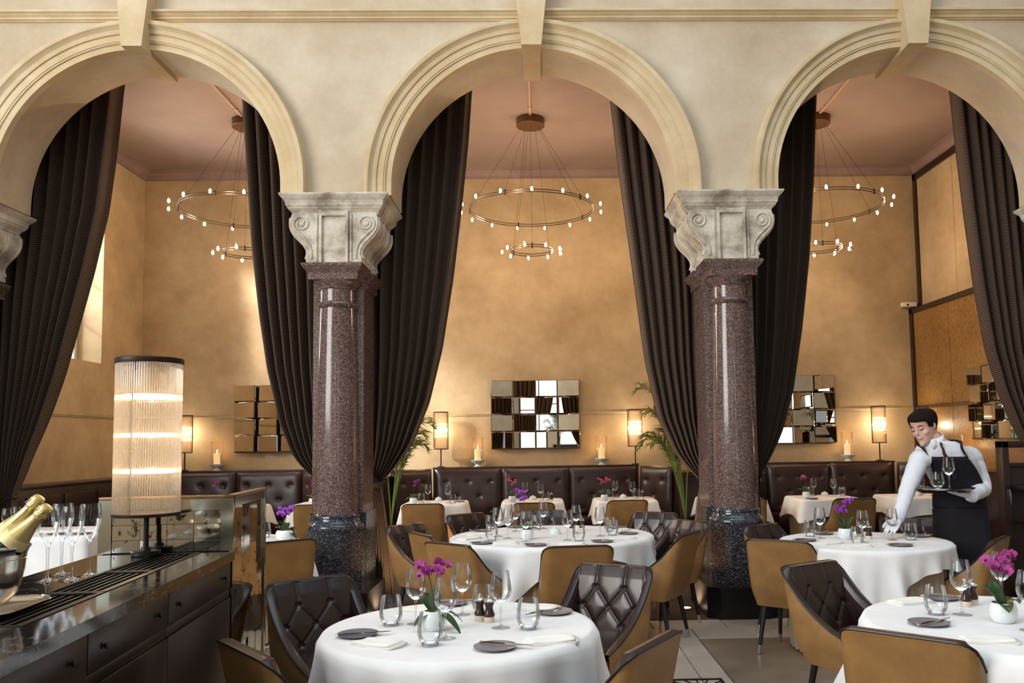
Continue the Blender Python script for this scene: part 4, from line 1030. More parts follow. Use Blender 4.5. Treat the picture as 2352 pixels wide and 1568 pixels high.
orchid((-.437, 3.40, ZT), 'magenta orchid in a white pot on the front round table', 'orchid_magenta', [(2.7, .19, .055), (.5, .21, .05)], [(2.6, .10, .026, 1.1), (.3, .13, .022, .35), (1.6, .11, .026, 1.2), (-2.6, .09, .024, .25), (-.5, .14, .024, .2)], 11, 1.0, nbl=8, bs=.95)

# large round table
G = 'glasses on the large round table'
W2 = [(-0.345, 6.70), (-0.258, 6.54), (-0.217, 7.051), (-0.114, 6.311), (0.021, 7.233), (0.202, 6.355), (0.290, 6.83), (0.468, 6.594)]
put(wine, W2, ['wine glass at the curtain end of the large table, behind two others', 'wine glass at the curtain end of the large table, in front', 'wine glass under the violet orchid bloom on the large table', 'wine glass beside the orchid pot of the large table', 'wine glass at the back of the large table near its hidden chair', 'wine glass at the front centre of the large table, before the mills', 'wine glass by the mills at the middle of the large table', 'wine glass at the palm end of the large table'], G)
put(tumb, [(-0.38, 6.43), (-0.435, 7.27), (-0.036, 7.20), (0.285, 6.292), (0.569, 6.637), (0.57, 6.90)], ['water tumbler at the curtain end of the large table', 'water tumbler at the far curtain side of the large table', 'water tumbler behind the butter dish on the large table', 'water tumbler before the dark mills on the large table', 'water tumbler at the palm end of the large table, nearer one', 'water tumbler at the palm end of the large table, farther one'], G)
P2 = [(-0.437, 6.225), (-0.036, 6.06), (0.458, 6.206), (0.70, 6.70), (0.66, 7.16), (-0.214, 7.37), (-0.497, 7.095)]
L2 = ['the curtain-side front', 'the front middle', 'the front toward the aisle', 'the aisle end', 'the palm side', 'the back by the hidden chair', 'the back by the curtain']
put(plate, P2, ['grey bread plate at %s of the large table' % s for s in L2], 'bread plates on the large table')
knives(P2, ['butter knife on the plate at %s of the large table' % s for s in L2], [.2, -.1, .1, .35, .6, 1.2, .1])
put(napkin, [(-0.27, 6.19), (0.22, 6.08), (0.62, 6.36), (0.66, 6.93), (-0.50, 6.80), (-0.56, 6.52)], ['white napkin between the two front plates of the large table', 'white napkin behind the front tan chair on the large table', 'white napkin at the aisle front of the large table', 'white napkin by the dark chair at the palm end of the large table', 'white napkin at the far curtain end of the large table', 'white napkin at the near curtain end of the large table'], 'napkins on the large table', [.2, -.1, .4, 1., .5, .9])
put(dish, [(0.112, 6.775)], ['white lidded butter dish in the middle of the large table'], 'butter dishes'); put(mill, [(0.262, 7.0), (.345, 7.02)], ['dark spice mill behind a tumbler on the large table', 'dark spice mill further from the butter dish on the large table'], 'spice mills on the large table')
orchid((-.106, 6.439, ZT), 'violet orchid in a pot behind a wine glass on the large table', 'orchid_violet', [(2.2, .30, .10)], [(3.0, .11, .028, .7), (.2, .12, .028, .6), (1.6, .11, .026, 1.0)], 13, 1.05, nbl=6)

# table being set
G = 'glasses on the table being set'
put(wine, [(2.085, 6.20), (2.300, 5.93), (2.555, 6.03)], ['wine glass by the aisle chair on the table being set', 'wine glass beside the violet orchid on the table being set', 'wine glass in the waiter\'s gloved fingers'], G)
put(tumb, [(2.05, 6.33), (2.231, 5.86), (2.685, 6.02)], ['water tumbler at the back by the aisle chair, table being set', 'water tumbler beside the orchid pot on the table being set', 'water tumbler below the waiter\'s wrist'], G)
put(mill, [(2.416, 6.113), (2.40, 6.25)], ['dark spice mill beside the orchid on the table being set', 'dark spice mill behind the wine glass on the table being set'], 'spice mills on the table being set')
P3 = [(1.93, 6.07), (2.47, 5.70), (2.20, 6.47), (2.82, 6.20)]; L3 = ['near the aisle chair', 'at the front', 'at the back', 'by the waiter\'s apron']
put(plate, P3, ['grey bread plate %s on the table being set' % s for s in L3], 'bread plates on the table being set'); knives(P3, ['butter knife on the plate %s, table being set' % s for s in L3], [.3, .1, .9, -.2])
put(napkin, [(2.03, 5.86), (2.16, 5.70)], ['white napkin near the aisle chair on the table being set', 'white napkin in front of the orchid on the table being set'], 'napkins on the table being set', [.5, .1])
orchid((2.249, 6.138, ZT), 'violet orchid in a pale pot on the table being set', 'orchid_violet', [(2.4, .17, .04), (.3, .24, .03)], [(2.9, .12, .026, 1.3), (.4, .12, .026, 1.2), (1.7, .10, .024, 1.3)], 14, 1.15, nbl=7)

# cropped front table
G = 'glasses on the cropped front table'
put(wine, [(1.765, 3.50), (1.875, 3.20), (2.06, 3.72)], ['wine glass near the mills on the cropped front table', 'wine glass at the frame edge in front of the pink orchid', 'wine glass behind the pink orchid at the frame edge'], G)
put(tumb, [(1.66, 3.51), (1.86, 3.08)], ['water tumbler by the dark chair on the cropped front table', 'water tumbler at the frame edge of the cropped front table'], G)
put(mill, [(1.865, 3.66), (1.915, 3.70)], ['dark spice mill of the cropped table, nearest the tumbler', 'dark spice mill of the cropped table, behind the other'], 'spice mills on the cropped table')
P4 = [(1.545, 3.335), (1.84, 3.84)]; put(plate, P4, ['grey bread plate near the broad tan chair, cropped front table', 'grey bread plate behind the mills on the cropped front table'], 'bread plates on the cropped table'); knives([(1.565, 3.33), (1.86, 3.83)], ['butter knife on the plate near the broad tan chair', 'butter knife on the plate behind the mills, cropped table'], [.55, -.3])
put(napkin, [(1.62, 3.04), (1.66, 3.76)], ['white folded napkin at the near edge of the cropped table', 'white folded napkin at the back of the cropped table'], 'napkins on the cropped table', [-.12, .3])
orchid((1.853, 3.345, ZT), 'magenta orchid in a pale blue-white pot at the frame edge', 'orchid_magenta', [(2.5, .17, .05), (.3, .20, .05)], [(2.6, .10, .030, 1.2), (.4, .12, .030, .6), (-1.8, .09, .028, .5), (1.6, .11, .026, 1.2)], 15, 1.15, nbl=7, bs=1.1)

# banquette tables
def back_setting(nm, pot, wines, tumbs, dsh=None, mills=(), plates=(), colour='orchid_pink', seed=40, sprays=None, leaves=None):
    if pot: orchid((*pot, ZT), 'small %s orchid on the banquette table %s' % ({'orchid_pink': 'pink', 'orchid_violet': 'violet', 'orchid_magenta': 'magenta'}[colour], nm), colour, sprays or [(2.4, .20, .06), (.6, .19, .06)], leaves or [(3.0, .12, .03, .9), (.2, .12, .03, .8), (1.6, .1, .028, 1.2)], seed, 1.05, nbl=5, bs=.95)
    for k, p in enumerate(wines): wine.put((*p, ZT), 0, 'wine glass %s the orchid on the banquette table %s' % (('nearest', 'farther from')[k], nm), 'glasses on the banquette tables')
    for k, p in enumerate(tumbs): tumb.put((*p, ZT), 0, 'water tumbler %s the orchid on the banquette table %s' % (('nearest', 'farther from')[k], nm), 'glasses on the banquette tables')
    if dsh: dish.put((*dsh, ZT), 0, 'white butter dish on the banquette table '+nm, 'butter dishes')
    for p in mills: mill.put((*p, ZT), 0, 'spice mill on the banquette table '+nm, 'spice mills on the banquette tables')
    for p in plates: plate.put((*p, ZT), 0, 'grey bread plate on the banquette table '+nm, 'bread plates on the banquette tables')
back_setting(BT_[0][1], (-1.58, 10.39), [(-1.44, 10.70), (-1.166, 10.52)], [(-1.51, 10.59), (-1.085, 10.32)], (-1.32, 10.80), (), [(-1.04, 10.66)], 'orchid_violet', 41, [(.7, .22, .07)], [(2.9, .12, .035, .5), (1.8, .12, .035, .9), (.3, .1, .03, 1.0)])
back_setting(BT_[1][1], (-.355, 10.42), [(-.20, 10.80), (.0, 10.52)], [(-.28, 10.68), (.065, 10.55)], (-.10, 10.80), [(.135, 10.52)], (), 'orchid_pink', 42, [(2.6, .26, .07), (.9, .20, .05)])
back_setting(BT_[2][1], (.80, 10.42), [(.975, 10.87), (1.165, 10.55)], [(.90, 10.76), (1.25, 10.82)], (1.075, 10.80), [(1.31, 10.70)], (), 'orchid_pink', 43, [(2.5, .20, .06), (.6, .21, .07)])
back_setting(BT_[4][1], (3.33, 10.38), [(3.56, 10.78), (3.75, 10.58)], [(3.85, 10.56), (3.48, 10.66)], (3.66, 10.66), [(3.90, 10.66)], [(3.33, 10.17)], 'orchid_pink', 44, [(1.9, .22, .04)], [(2.9, .13, .04, .8), (.1, .13, .04, .7), (1.6, .1, .03, 1.2)])
back_setting(BT_[5][1], None, [(4.90, 10.60)], [(4.74, 10.72)], (4.76, 10.42), (), [(4.98, 10.36)])
back_setting(BT_[6][1], (-4.12, 10.42), [], [(-3.88, 10.48), (-3.70, 10.42)], None, (), (), 'orchid_magenta', 46, [(.6, .24, .12)])
back_setting(BT_[7][1], (-2.88, 10.60), [(-2.62, 10.7)], [(-2.70, 10.6)], None, (), (), 'orchid_magenta', 47, [(.4, .22, .03)])
orchid((-2.04, 6.70, ZT), 'violet orchid in a round white pot by the column base', 'orchid_violet', [(2.6, .17, .05), (.4, .19, .05)], [(2.8, .11, .032, .8), (.4, .13, .032, .6), (1.6, .10, .03, 1.1), (-.3, .12, .028, .2)], 48, 1.5, nbl=8, bs=1.15)
tumb.put((-2.26, 6.90, ZT), 0, 'water tumbler at the screen edge on the table by the column base', 'glasses on the column base table'); plate.put((-2.45, 6.95, ZT), 0, 'grey bread plate behind the screen on the table by the column base', 'bread plates on the column base table')
orchid((-4.66, 7.62, ZT), 'violet orchid behind the champagne bottles in the window bay', 'orchid_violet', [(.5, .20, .07)], [(2.8, .11, .03, .8), (.4, .12, .03, .6)], 49, 1.1, nbl=6)
for (x, y), lb in zip([(-4.78, 7.72), (-4.74, 7.52)], ['wine glass behind the champagne bottles in the window bay', 'wine glass at the frame edge on the window bay table']): wine.put((x, y, ZT), 0, lb, 'glasses on the window bay table')
for (x, y), r, lb in zip([(-4.38, 7.62), (-4.10, 7.66)], (.3, -.2), ['white folded napkin on the window bay table behind the champagne', 'white folded napkin on the window bay table behind the last flute']): napkin.put((x, y, ZT), r, lb, 'napkins on the window bay table', scale=1.25)
for (x, y), lb in zip([(-4.24, 7.42), (-4.02, 7.42)], ['grey bread plate on the window bay table behind the middle flutes', 'grey bread plate on the window bay table behind the last flute']): plate.put((x, y, ZT), 0, lb, 'bread plates on the window bay table')
# ------------------------------------------------------------------ counter with mirrored screen
CO = Vector((-1.39, 3.80, 0)); CA = R(5); CM = Matrix.Translation(CO) @ Matrix.Rotation(CA, 4, 'Z')
def cw(x, y, z=1.05): return tuple(CM @ Vector((x, y, z)))
bar = thing('counter_cabinet', 'dark wooden counter cabinet with drawers and round knobs', 'cabinet', (CO.x, CO.y, .002), CA)
seams = [-.012, -.79, -1.42, -2.05, -2.62]
MB().box(-.56, -.022, -2.62, -.01, .08, 1.008).build('body', 'counter_wood', bar, smooth=False); MB().box(-.53, -.05, -2.60, -.02, 0, .08).build('kickboard', 'black_stone', bar, smooth=False)
for a, b in zip(seams, seams[1:]):
    d = MB().bbox(-.022, -.002, b+.003, a-.003, .885, 1.003, .003).build('drawer', 'counter_wood', bar)
    for k in (a-.10, b+.10):
        m = MB(); m.lathe([(.001, .014), (.008, .0135), (.0105, .010), (.009, .006), (.005, .003), (.005, 0)], 12, m=Matrix.Translation((-.002, k, .945)) @ Matrix.Rotation(PI/2, 4, 'Y')); m.build('knob', 'bronze_dark', d)
    MB().bbox(-.022, -.002, b+.003, a-.003, .10, .845, .003).build('door', 'counter_wood', bar)
    MB().bbox(-.022, -.008, b+.001, a-.001, .848, .882, .002).build('rail', 'counter_wood', bar)
top = thing('marble_worktop', 'black veined marble worktop with vents on the counter', 'worktop', (CO.x, CO.y, 1.0095), CA)
m = MB(); m.box(-.58, -.325, -2.64, 0, 0, .0395); m.box(-.125, .012, -2.64, 0, 0, .0395); m.box(-.325, -.125, -2.64, -1.52, 0, .0395); m.box(-.325, -.125, -.02, 0, 0, .0395)
m.box(-.325, -.125, -1.52, -.02, 0, .004); m.build('slab', 'black_marble', top, smooth=False)
for a, b in ((-.022, -.545), (-.553, -1.0), (-1.008, -1.518)):
    g = MB().box(-.323, -.308, b, a, .004, .042).box(-.143, -.127, b, a, .004, .042).box(-.308, -.143, a-.014, a, .004, .041).box(-.308, -.143, b, b+.014, .004, .041).build('vent', 'grille_metal', top, smooth=False)
    for k in range(6): MB().box(-.303+k*.0275, -.293+k*.0275, b+.014, a-.014, .016, .036).build('slat', 'grille_metal', g, smooth=False)
scr = thing('mirrored_screen', 'mirrored screen of antique glass tiles standing at the end of the counter', 'screen', (CO.x, CO.y, .002), CA)
m = MB(); m.box(-.56, -.012, .014, .034, .98, 1.285); m.box(-.036, -.014, .014, .61, 0, 1.285); m.build('body', 'bronze_dark', scr, smooth=False)
m = MB(); m.bbox(-.575, .004, -.004, .036, 1.284, 1.298, .003); m.bbox(-.040, .004, -.004, .622, 1.284, 1.298, .003); m.build('top_cap', 'copper_foil', scr)
m = MB(); m.box(-.575, -.52, -.002, .014, 1.05, 1.284); m.box(-.052, .002, -.002, .014, 1.05, 1.284); m.box(-.52, -.052, -.002, .014, 1.232, 1.284)
m.box(-.014, .002, -.002, .03, 0, 1.05); m.box(-.014, .002, .595, .62, 0, 1.284); m.box(-.014, .001, .03, .595, 1.245, 1.284); m.build('mirror_frame', 'mirror_edge', scr, smooth=False)
rm = random.Random(9)
xs = [-.519, -.40, -.285, -.17, -.053]; zs = [1.051, 1.105, 1.172, 1.231]
for i in range(4):
    for j in range(3):
        m = MB(); a, b = (xs[i]+.001, xs[i+1]-.001); c, d = zs[j]+.001, zs[j+1]-.001; t1, t2 = rm.uniform(-.0012, .0012), rm.uniform(-.0008, .0008)
        m.add([(a, .005+t1, c), (b, .005-t1, c), (b, .005-t1+t2, d), (a, .005+t1+t2, d), (a, .014, c), (b, .014, c), (b, .014, d), (a, .014, d)], [(0, 1, 2, 3), (0, 4, 5, 1), (1, 5, 6, 2), (2, 6, 7, 3), (3, 7, 4, 0)])
        m.build('mirror_tile', 'mirror_antique', scr, smooth=False)
ys_ = [.031, .17, .31, .45, .594]
for i in range(4):
    zz = [0.02, .33, .60, .93, 1.244] if i % 2 else [0.02, .20, .52, .78, 1.05, 1.244]
    for c, d in zip(zz, zz[1:]):
        a, b = ys_[i]+.001, ys_[i+1]-.001; t1 = rm.uniform(-.004, .004); t2 = rm.uniform(-.002, .002); c += .001; d -= .001
        MB().add([(-.006+t1, a, c), (-.006-t1, b, c), (-.006-t1+t2, b, d), (-.006+t1+t2, a, d), (-.014, a, c), (-.014, b, c), (-.014, b, d), (-.014, a, d)], [(0, 1, 2, 3), (0, 4, 5, 1), (1, 5, 6, 2), (2, 6, 7, 3), (3, 7, 4, 0)]).build('mirror_tile', 'mirror_antique', scr, smooth=False)
# big rod lamp on the counter
lx, ly, lz = cw(-.346, -.070, 1.0495)
t = thing('counter_lamp', 'tall cylindrical lamp of glass rods on the counter before the mirrored screen', 'lamp', (lx, ly, lz)); t.scale = (.95, .95, 1)
MB().lathe([(.001, 0), (.062, 0), (.064, .003), (.064, .018), (.060, .022), (.022, .024), (.020, .036), (.001, .036)], 28).build('base', 'bronze_dark', t, sharp=30)
MB().lathe([(.0115, .03), (.0115, .18)], 14).build('stem', 'bronze_dark', t)
m = MB(); m.lathe([(.001, .172), (.146, .172), (.147, .175), (.147, .186), (.132, .187), (.001, .185)], 48); m.build('lower_ring', 'bronze', t, sharp=30)
m = MB(); m.lathe([(.130, .838), (.147, .838), (.148, .841), (.148, .860), (.146, .863), (.130, .863), (.130, .838)], 48); m.build('upper_ring', 'bronze', t, sharp=30)
m = MB()
for i in range(84):
    a = 2*PI*i/84; m.lathe([(.0049, .186), (.0049, .842)], 8, (.139*math.cos(a), .139*math.sin(a), 0))
m.build('glass_rods', 'rod_glass', t, kind='stuff')
for k in range(3):
    a = 2*PI*k/3+.4; MB().tube([(.128*math.cos(a), .128*math.sin(a), .186), (.128*math.cos(a), .128*math.sin(a), .85)], .003, 6).build('rod_support', 'bronze', t)
for z in (.695, .525, .365):
    m = MB(); m.tube([(.112*math.cos(2*PI*i/36), .112*math.sin(2*PI*i/36), z) for i in range(36)], .0075, 8, closed=True); m.build('glow_streak', 'lamp_glow', t)  # added glowing rings stand in for bulb light streaked by the rods
MB().box(-.006, .006, -.136, -.126, .80, .838).build('clip', 'bronze_dark', t, smooth=False)
for z in (.695, .525, .365): point('lamp_light', (0, 0, z), t, 3, (1.0, .78, .52), .010)

# flutes, bucket, tray, bottles
def make_flute():
    t = thing('champagne_flute', 'flute', 'glass')
    MB().lathe([(.001, .126), (.007, .129), (.018, .148), (.028, .170), (.0355, .196), (.0385, .216), (.0375, .238), (.033, .264)], 24).build('bowl', 'glass_flute', t)
    MB().lathe([(.007, .009), (.0045, .022), (.0038, .06), (.0045, .105), (.0062, .127), (.011, .142)], 12).build('stem', 'glass_flute', t)
    MB().lathe([(.001, 0), (.039, 0), (.040, .0015), (.027, .004), (.011, .009), (.006, .014)], 24).build('foot', 'glass_flute', t)
    return t
flute = Proto(make_flute())
for (x, y), lb in zip([(-1.762, 3.03), (-1.80, 3.185), (-1.685, 3.045), (-1.678, 3.15)], ['champagne flute nearest the ice bucket', 'champagne flute standing behind the others on the marble', 'champagne flute in the middle, at the edge of the vents', 'champagne flute farthest from the ice bucket']):
    flute.put((x, y, 1.0495), 0, lb, 'champagne flutes on the counter')
bx, by = -1.662, 2.50
t = thing('serving_tray', 'silver tray with rolled rim under the ice bucket', 'tray', (bx+.01, by, 1.0495), CA)
def rr_(hx, hy, rad, z, n=6):
    out = []
    for k, (sx, sy) in enumerate(((1, -1), (1, 1), (-1, 1), (-1, -1))):
        for i in range(n+1):
            a = -PI/2+k*PI/2+PI/2*i/n; out.append(Vector((sx*(hx-rad)+rad*math.cos(a), sy*(hy-rad)+rad*math.sin(a), z)))
    return out
MB().loft([rr_(.118, .128, .05, .001), rr_(.124, .134, .055, .002), rr_(.140, .150, .06, .013), rr_(.149, .159, .065, .0145), rr_(.152, .162, .065, .012), rr_(.149, .159, .065, .0125), rr_(.139, .149, .06, .011), rr_(.122, .132, .05, .004)]).build('dish', 'silver', t)
MB().tube(rr_(.149, .159, .065, .0145), .003, 6, closed=True).build('rim', 'silver', t)
t = thing('ice_bucket', 'silver champagne bucket at the frame edge of the counter', 'bucket', (bx, by, 1.0545)); t.scale = (1.06, 1.06, .87)
MB().lathe([(.001, 0), (.052, 0), (.060, .004), (.080, .018), (.098, .045), (.110, .085), (.117, .13), (.121, .18), (.127, .198), (.131, .202), (.130, .207), (.124, .205), (.117, .195), (.112, .14), (.104, .09), (.09, .05), (.05, .02), (.001, .016)], 40).build('bowl', 'silver', t, sharp=60)
MB().tube([(.1175*math.cos(2*PI*i/40), .1175*math.sin(2*PI*i/40), .165) for i in range(40)], .003, 6, closed=True).build('band', 'silver', t)
MB().lathe([(.001, .150), (.112, .150)], 24).build('ice_water', 'glass', t)
def text_mesh(c):
    o = bpy.data.objects.new('tmp', c); COL.objects.link(o); dg = bpy.context.evaluated_depsgraph_get()
    me = bpy.data.meshes.new_from_object(o.evaluated_get(dg)); bpy.data.objects.remove(o); me.name = 'lettering'
    if not me.materials: me.materials.append(MATS['ink'])
    return me
def bottle(tip, ax, label, letters):
    """bottle leaning out of the bucket; tip = end of the cork foil, ax = direction from base to tip"""
    ax = Vector(ax).normalized(); zq = ax.to_track_quat('Z', 'Y'); L = .315
    side = Vector((0, -1, 0)); yv = (-(side-ax*side.dot(ax))).normalized(); xv = yv.cross(ax); M = Matrix((xv, yv, ax)).transposed()
    t = thing('champagne_bottle', label, 'bottle', Vector(tip)-ax*L, 0, 'champagne bottles in the bucket'); t.rotation_euler = M.to_euler()
    MB().lathe([(.001, .006), (.034, 0), (.0425, .006), (.0435, .02), (.0435, .150), (.041, .172), (.034, .198), (.026, .222), (.020, .245), (.0165, .268), (.0155, .29)], 28).build('glass_body', 'bottle_green', t)
    MB().lathe([(.0355, .1945), (.0268, .222), (.0206, .245), (.0176, .266), (.0172, .276), (.0195, .279), (.0195, .288), (.0172, .291), (.0185, .300), (.0185, .308), (.015, .314), (.001, .316)], 28).build('neck_foil', 'gold_foil', t, sharp=50)
    MB().lathe([(.0418, .170), (.0352, .1975), (.0345, .199)], 28).build('shoulder_label', 'gold_label', t)
    MB().lathe([(.0440, .045), (.0440, .125)], 28, a0=PI, a1=2*PI).build('front_label', 'gold_label', t)
    m = MB()
    for k in range(8):
        a = 2*PI*k/8; m.tube([(.0200*math.cos(a), .0200*math.sin(a), .281), (.0188*math.cos(a+.25), .0188*math.sin(a+.25), .300), (.012*math.cos(a), .012*math.sin(a), .3155)], .0008, 4)
    m.build('wire_muselet', 'gold_foil', t)
    if letters:
        c = bpy.data.curves.new('lettering', 'FONT'); c.body = letters; c.size = .0088; c.extrude = .0002; c.align_x = 'CENTER'; c.align_y = 'CENTER'; c.materials.append(MATS['ink'])
        o = link('lettering', text_mesh(c), t, (.001, -.0238, .243), None, 'dark lettering running up the gold neck foil')
        o.rotation_euler = (Matrix.Rotation(math.atan2(.0355-.0176, .0715)*-1+PI/2, 4, 'X') @ Matrix.Rotation(PI/2, 4, 'Z')).to_euler()
    return t
bottle((-1.512, 2.555, 1.375), (.64, .02, .77), 'champagne bottle with lettered gold neck, the one behind', 'CHAMPAGNE')
bottle((-1.455, 2.50, 1.350), (.70, .02, .71), 'champagne bottle with plain gold neck, nearer the flutes', None)
# ------------------------------------------------------------------ the waiter
def remeshed(m, name, mt, parent, voxel, smooth=4, label=None, M=None):
    me = bpy.data.meshes.new('tmp'); me.from_pydata([tuple(v) for v in m.v], [], m.f); me.update()
    o = bpy.data.objects.new('tmp', me); COL.objects.link(o)
    r = o.modifiers.new('r', 'REMESH'); r.mode = 'VOXEL'; r.voxel_size = voxel
    s = o.modifiers.new('s', 'SMOOTH'); s.factor = .5; s.iterations = smooth
    dg = bpy.context.evaluated_depsgraph_get(); ev = o.evaluated_get(dg); nm = bpy.data.meshes.new_from_object(ev)
    bpy.data.objects.remove(o); nm.name = name
    if M: nm.transform(M)
    nm.materials.clear(); nm.materials.append(MATS[mt]); nm.polygons.foreach_set('use_smooth', [True]*len(nm.polygons))
    return link(name, nm, parent, None, None, label)
WB = Vector((3.21, 6.34, .002))
wt = thing('person', 'waiter in white shirt and navy apron, bending over a table with a tray', 'person', WB)
wt['category'] = 'person'
hd = Vector((-.34, -.94, 0)).normalized(); sd = Vector((-hd.y, hd.x, 0))*1.0      # chest heading, his left-hand side
if sd.x < 0: sd = -sd
TOR = [(.93, 3.222, 6.35, .172, .128), (1.00, 3.215, 6.34, .170, .122), (1.08, 3.205, 6.32, .166, .118), (1.18, 3.170, 6.285, .178, .122), (1.28, 3.125, 6.25, .194, .128), (1.345, 3.075, 6.22, .204, .120), (1.405, 3.035, 6.20, .192, .104), (1.447, 3.012, 6.19, .158, .090), (1.478, 2.993, 6.18, .116, .077), (1.500, 2.978, 6.17, .080, .064), (1.520, 2.965, 6.155, .060, .060)]
def tor(z, a, off=0.):
    tab = TOR; z = min(max(z, tab[0][0]), tab[-1][0])
    for p, q in zip(tab, tab[1:]):
        if z <= q[0]: k = (z-p[0])/(q[0]-p[0]); c = [lerp(p[i], q[i], k) for i in range(1, 5)]; break
    e = 2.4; ca, sa = math.cos(a), math.sin(a)
    x = math.copysign(abs(ca)**(2/e), ca)*(c[2]+off); y = math.copysign(abs(sa)**(2/e), sa)*(c[3]+off)
    return Vector((c[0], c[1], z))+sd*x+hd*y-WB
def torso(off=0., zs=None, n=32):
    return [[tor(z, 2*PI*i/n, off) for i in range(n)] for z in (zs or [q[0] for q in TOR])]
def P3_(px, py, dy):
    Y = 6.3+dy; X = (px-1240)/1900*Y; Z = 1.52+(1000-py)/1900*Y; return Vector((X, Y, Z))-WB
RS, RE, RW = P3_(2117, 1052, -.10), P3_(2085, 1122, -.17), P3_(2060, 1190, -.22)
LS, LE, LW = P3_(2236, 1048, -.02), P3_(2262, 1122, -.08), P3_(2230, 1140, -.24)
def limb(pts, rs, sub=6):
    """tapering limb through the joints, joints rounded"""
    P = []; Q = []
    for i in range(len(pts)-1):
        for k in range(sub): P.append(pts[i].lerp(pts[i+1], k/sub)); Q.append(lerp(rs[i], rs[i+1], k/sub))
    P.append(pts[-1]); Q.append(rs[-1])
    for _ in range(2): P = [P[0]]+[(P[i-1]+P[i]*2+P[i+1])/4 for i in range(1, len(P)-1)]+[P[-1]]
    return P, Q
HC = P3_(2130, 977, -.12); HF = Vector((-.80, -.50, -.34)).normalized(); HU = Vector((-.30, -.05, .95)); HU = (HU-HF*HU.dot(HF)).normalized(); HR = HF.cross(HU)
HM = Matrix.Translation(HC) @ Matrix((HR, HF, HU)).transposed().to_4x4() @ Matrix.Scale(1.08, 4)
HEAD = [(-.120, .018, .080, .045), (-.112, .030, .088, .020), (-.095, .043, .092, -.010), (-.070, .054, .092, -.045), (-.045, .061, .093, -.065), (-.015, .067, .088, -.083), (.010, .071, .084, -.093), (.030, .073, .090, -.098), (.055, .074, .089, -.100), (.078, .070, .080, -.094), (.098, .058, .060, -.078), (.112, .038, .036, -.055), (.119, .014, .010, -.025)]
def hring(z, off=0., n=28):
    for p, q in zip(HEAD, HEAD[1:]):
        if z <= q[0] or q is HEAD[-1]: k = min(1, max(0, (z-p[0])/(q[0]-p[0]))); w, f, b = (lerp(p[i], q[i], k) for i in (1, 2, 3)); break
    out = []
    for i in range(n):
        a = 2*PI*i/n; x = math.cos(a); y = math.sin(a); cy = (f+b)/2-.008; hh = (f-cy) if y > 0 else (cy-b)
        e = 2.2; out.append(Vector((math.copysign(abs(x)**(2/e), x)*(w+off), cy+math.copysign(abs(y)**(2/e), y)*(hh+off), z)))
    return out
m = MB(); m.loft([[HM @ v for v in hring(h[0])] for h in HEAD])
m.loft([[HM @ Vector((s*w, y, z)) for s, w, y in ((-1, w, y0), (-.5, w, y1), (.5, w, y1), (1, w, y0))] for z, w, y0, y1 in ((.028, .010, .080, .093), (.0, .010, .080, .104), (-.018, .013, .080, .1165), (-.028, .016, .080, .113), (-.036, .012, .080, .094))])   # nose
m.sph(HM @ Vector((0, .087, -.062)), .022, 12, 8, (1.1, .75, .55)); m.sph(HM @ Vector((0, .081, -.100)), .024, 12, 8)                     # mouth, chin
for s in (-1, 1):
    M = HM @ Matrix.Translation((s*.074, -.012, -.004)) @ Matrix.Rotation(s*-.35, 4, 'Z') @ Matrix.Rotation(-.15, 4, 'X')
    m.lathe([(.0005, -.007), (.013, -.006), (.017, 0), (.015, .007), (.0005, .004)], 14, m=M @ Matrix.Diagonal((1, 1, 1, 1)) @ Matrix.Rotation(PI/2, 4, 'Y') @ Matrix.Diagonal((1.75, 1, 1, 1)))
    m.sph(HM @ Vector((s*.040, .060, -.028)), .0225, 10, 7)                                                                             # cheek
nb = Vector((2.975, 6.165, 1.478))-WB; P, Q = limb([HM @ Vector((0, -.03, -.05)), HM @ Vector((0, -.045, -.10)), nb, nb+Vector((.03, .02, -.10))], [.055, .054, .058, .07]); m.tube(P, Q, 16)
m.loft(torso(-.022))
for js, rs in (((RS, RE, RW), (.052, .042, .028)), ((LS, LE, LW), (.052, .042, .028))): P, Q = limb(list(js), rs); m.tube(P, Q, 12)
hipL, hipR = Vector((.085, .0, .93)), Vector((-.085, .02, .93))
for h, kx in ((hipL, .10), (hipR, -.10)):
    P, Q = limb([h, Vector((kx, -.01, .50)), Vector((kx*1.05, .03, .08))], [.082, .056, .040]); m.tube(P, Q, 14)
remeshed(m, 'body', 'skin', wt, .0055, 3, 'skin of face, ears and neck')
# face details
for s in (-1, 1):
    m = MB(); m.tube([HM @ Vector((s*x, y, z)) for x, y, z in ((.016, .090, .003), (.026, .0915, .000), (.036, .087, .001), (.045, .079, .005))], [.0016, .0026, .0026, .0014], 6); m.build('eyelashes', 'eye_dark', wt)
    m = MB(); m.sph(HM @ Vector((s*.031, .079, .008)), .0125, 12, 8); m.build('eyelid', 'skin', wt)
    m = MB(); m.tube([HM @ Vector((s*x, y, z)) for x, y, z in ((.014, .0945, .024), (.028, .0950, .031), (.042, .0865, .030), (.052, .074, .022))], [.0020, .0028, .0024, .0010], 6); m.build('eyebrow', 'hair', wt)
m = MB(); m.tube([HM @ Vector((x, y, z)) for x, y, z in ((-.026, .088, -.0555), (-.013, .1005, -.060), (0, .1035, -.0605), (.013, .1005, -.060), (.026, .088, -.0555))], [.0018, .0036, .0042, .0036, .0018], 8, flat=.8); m.build('mouth', 'lip', wt)
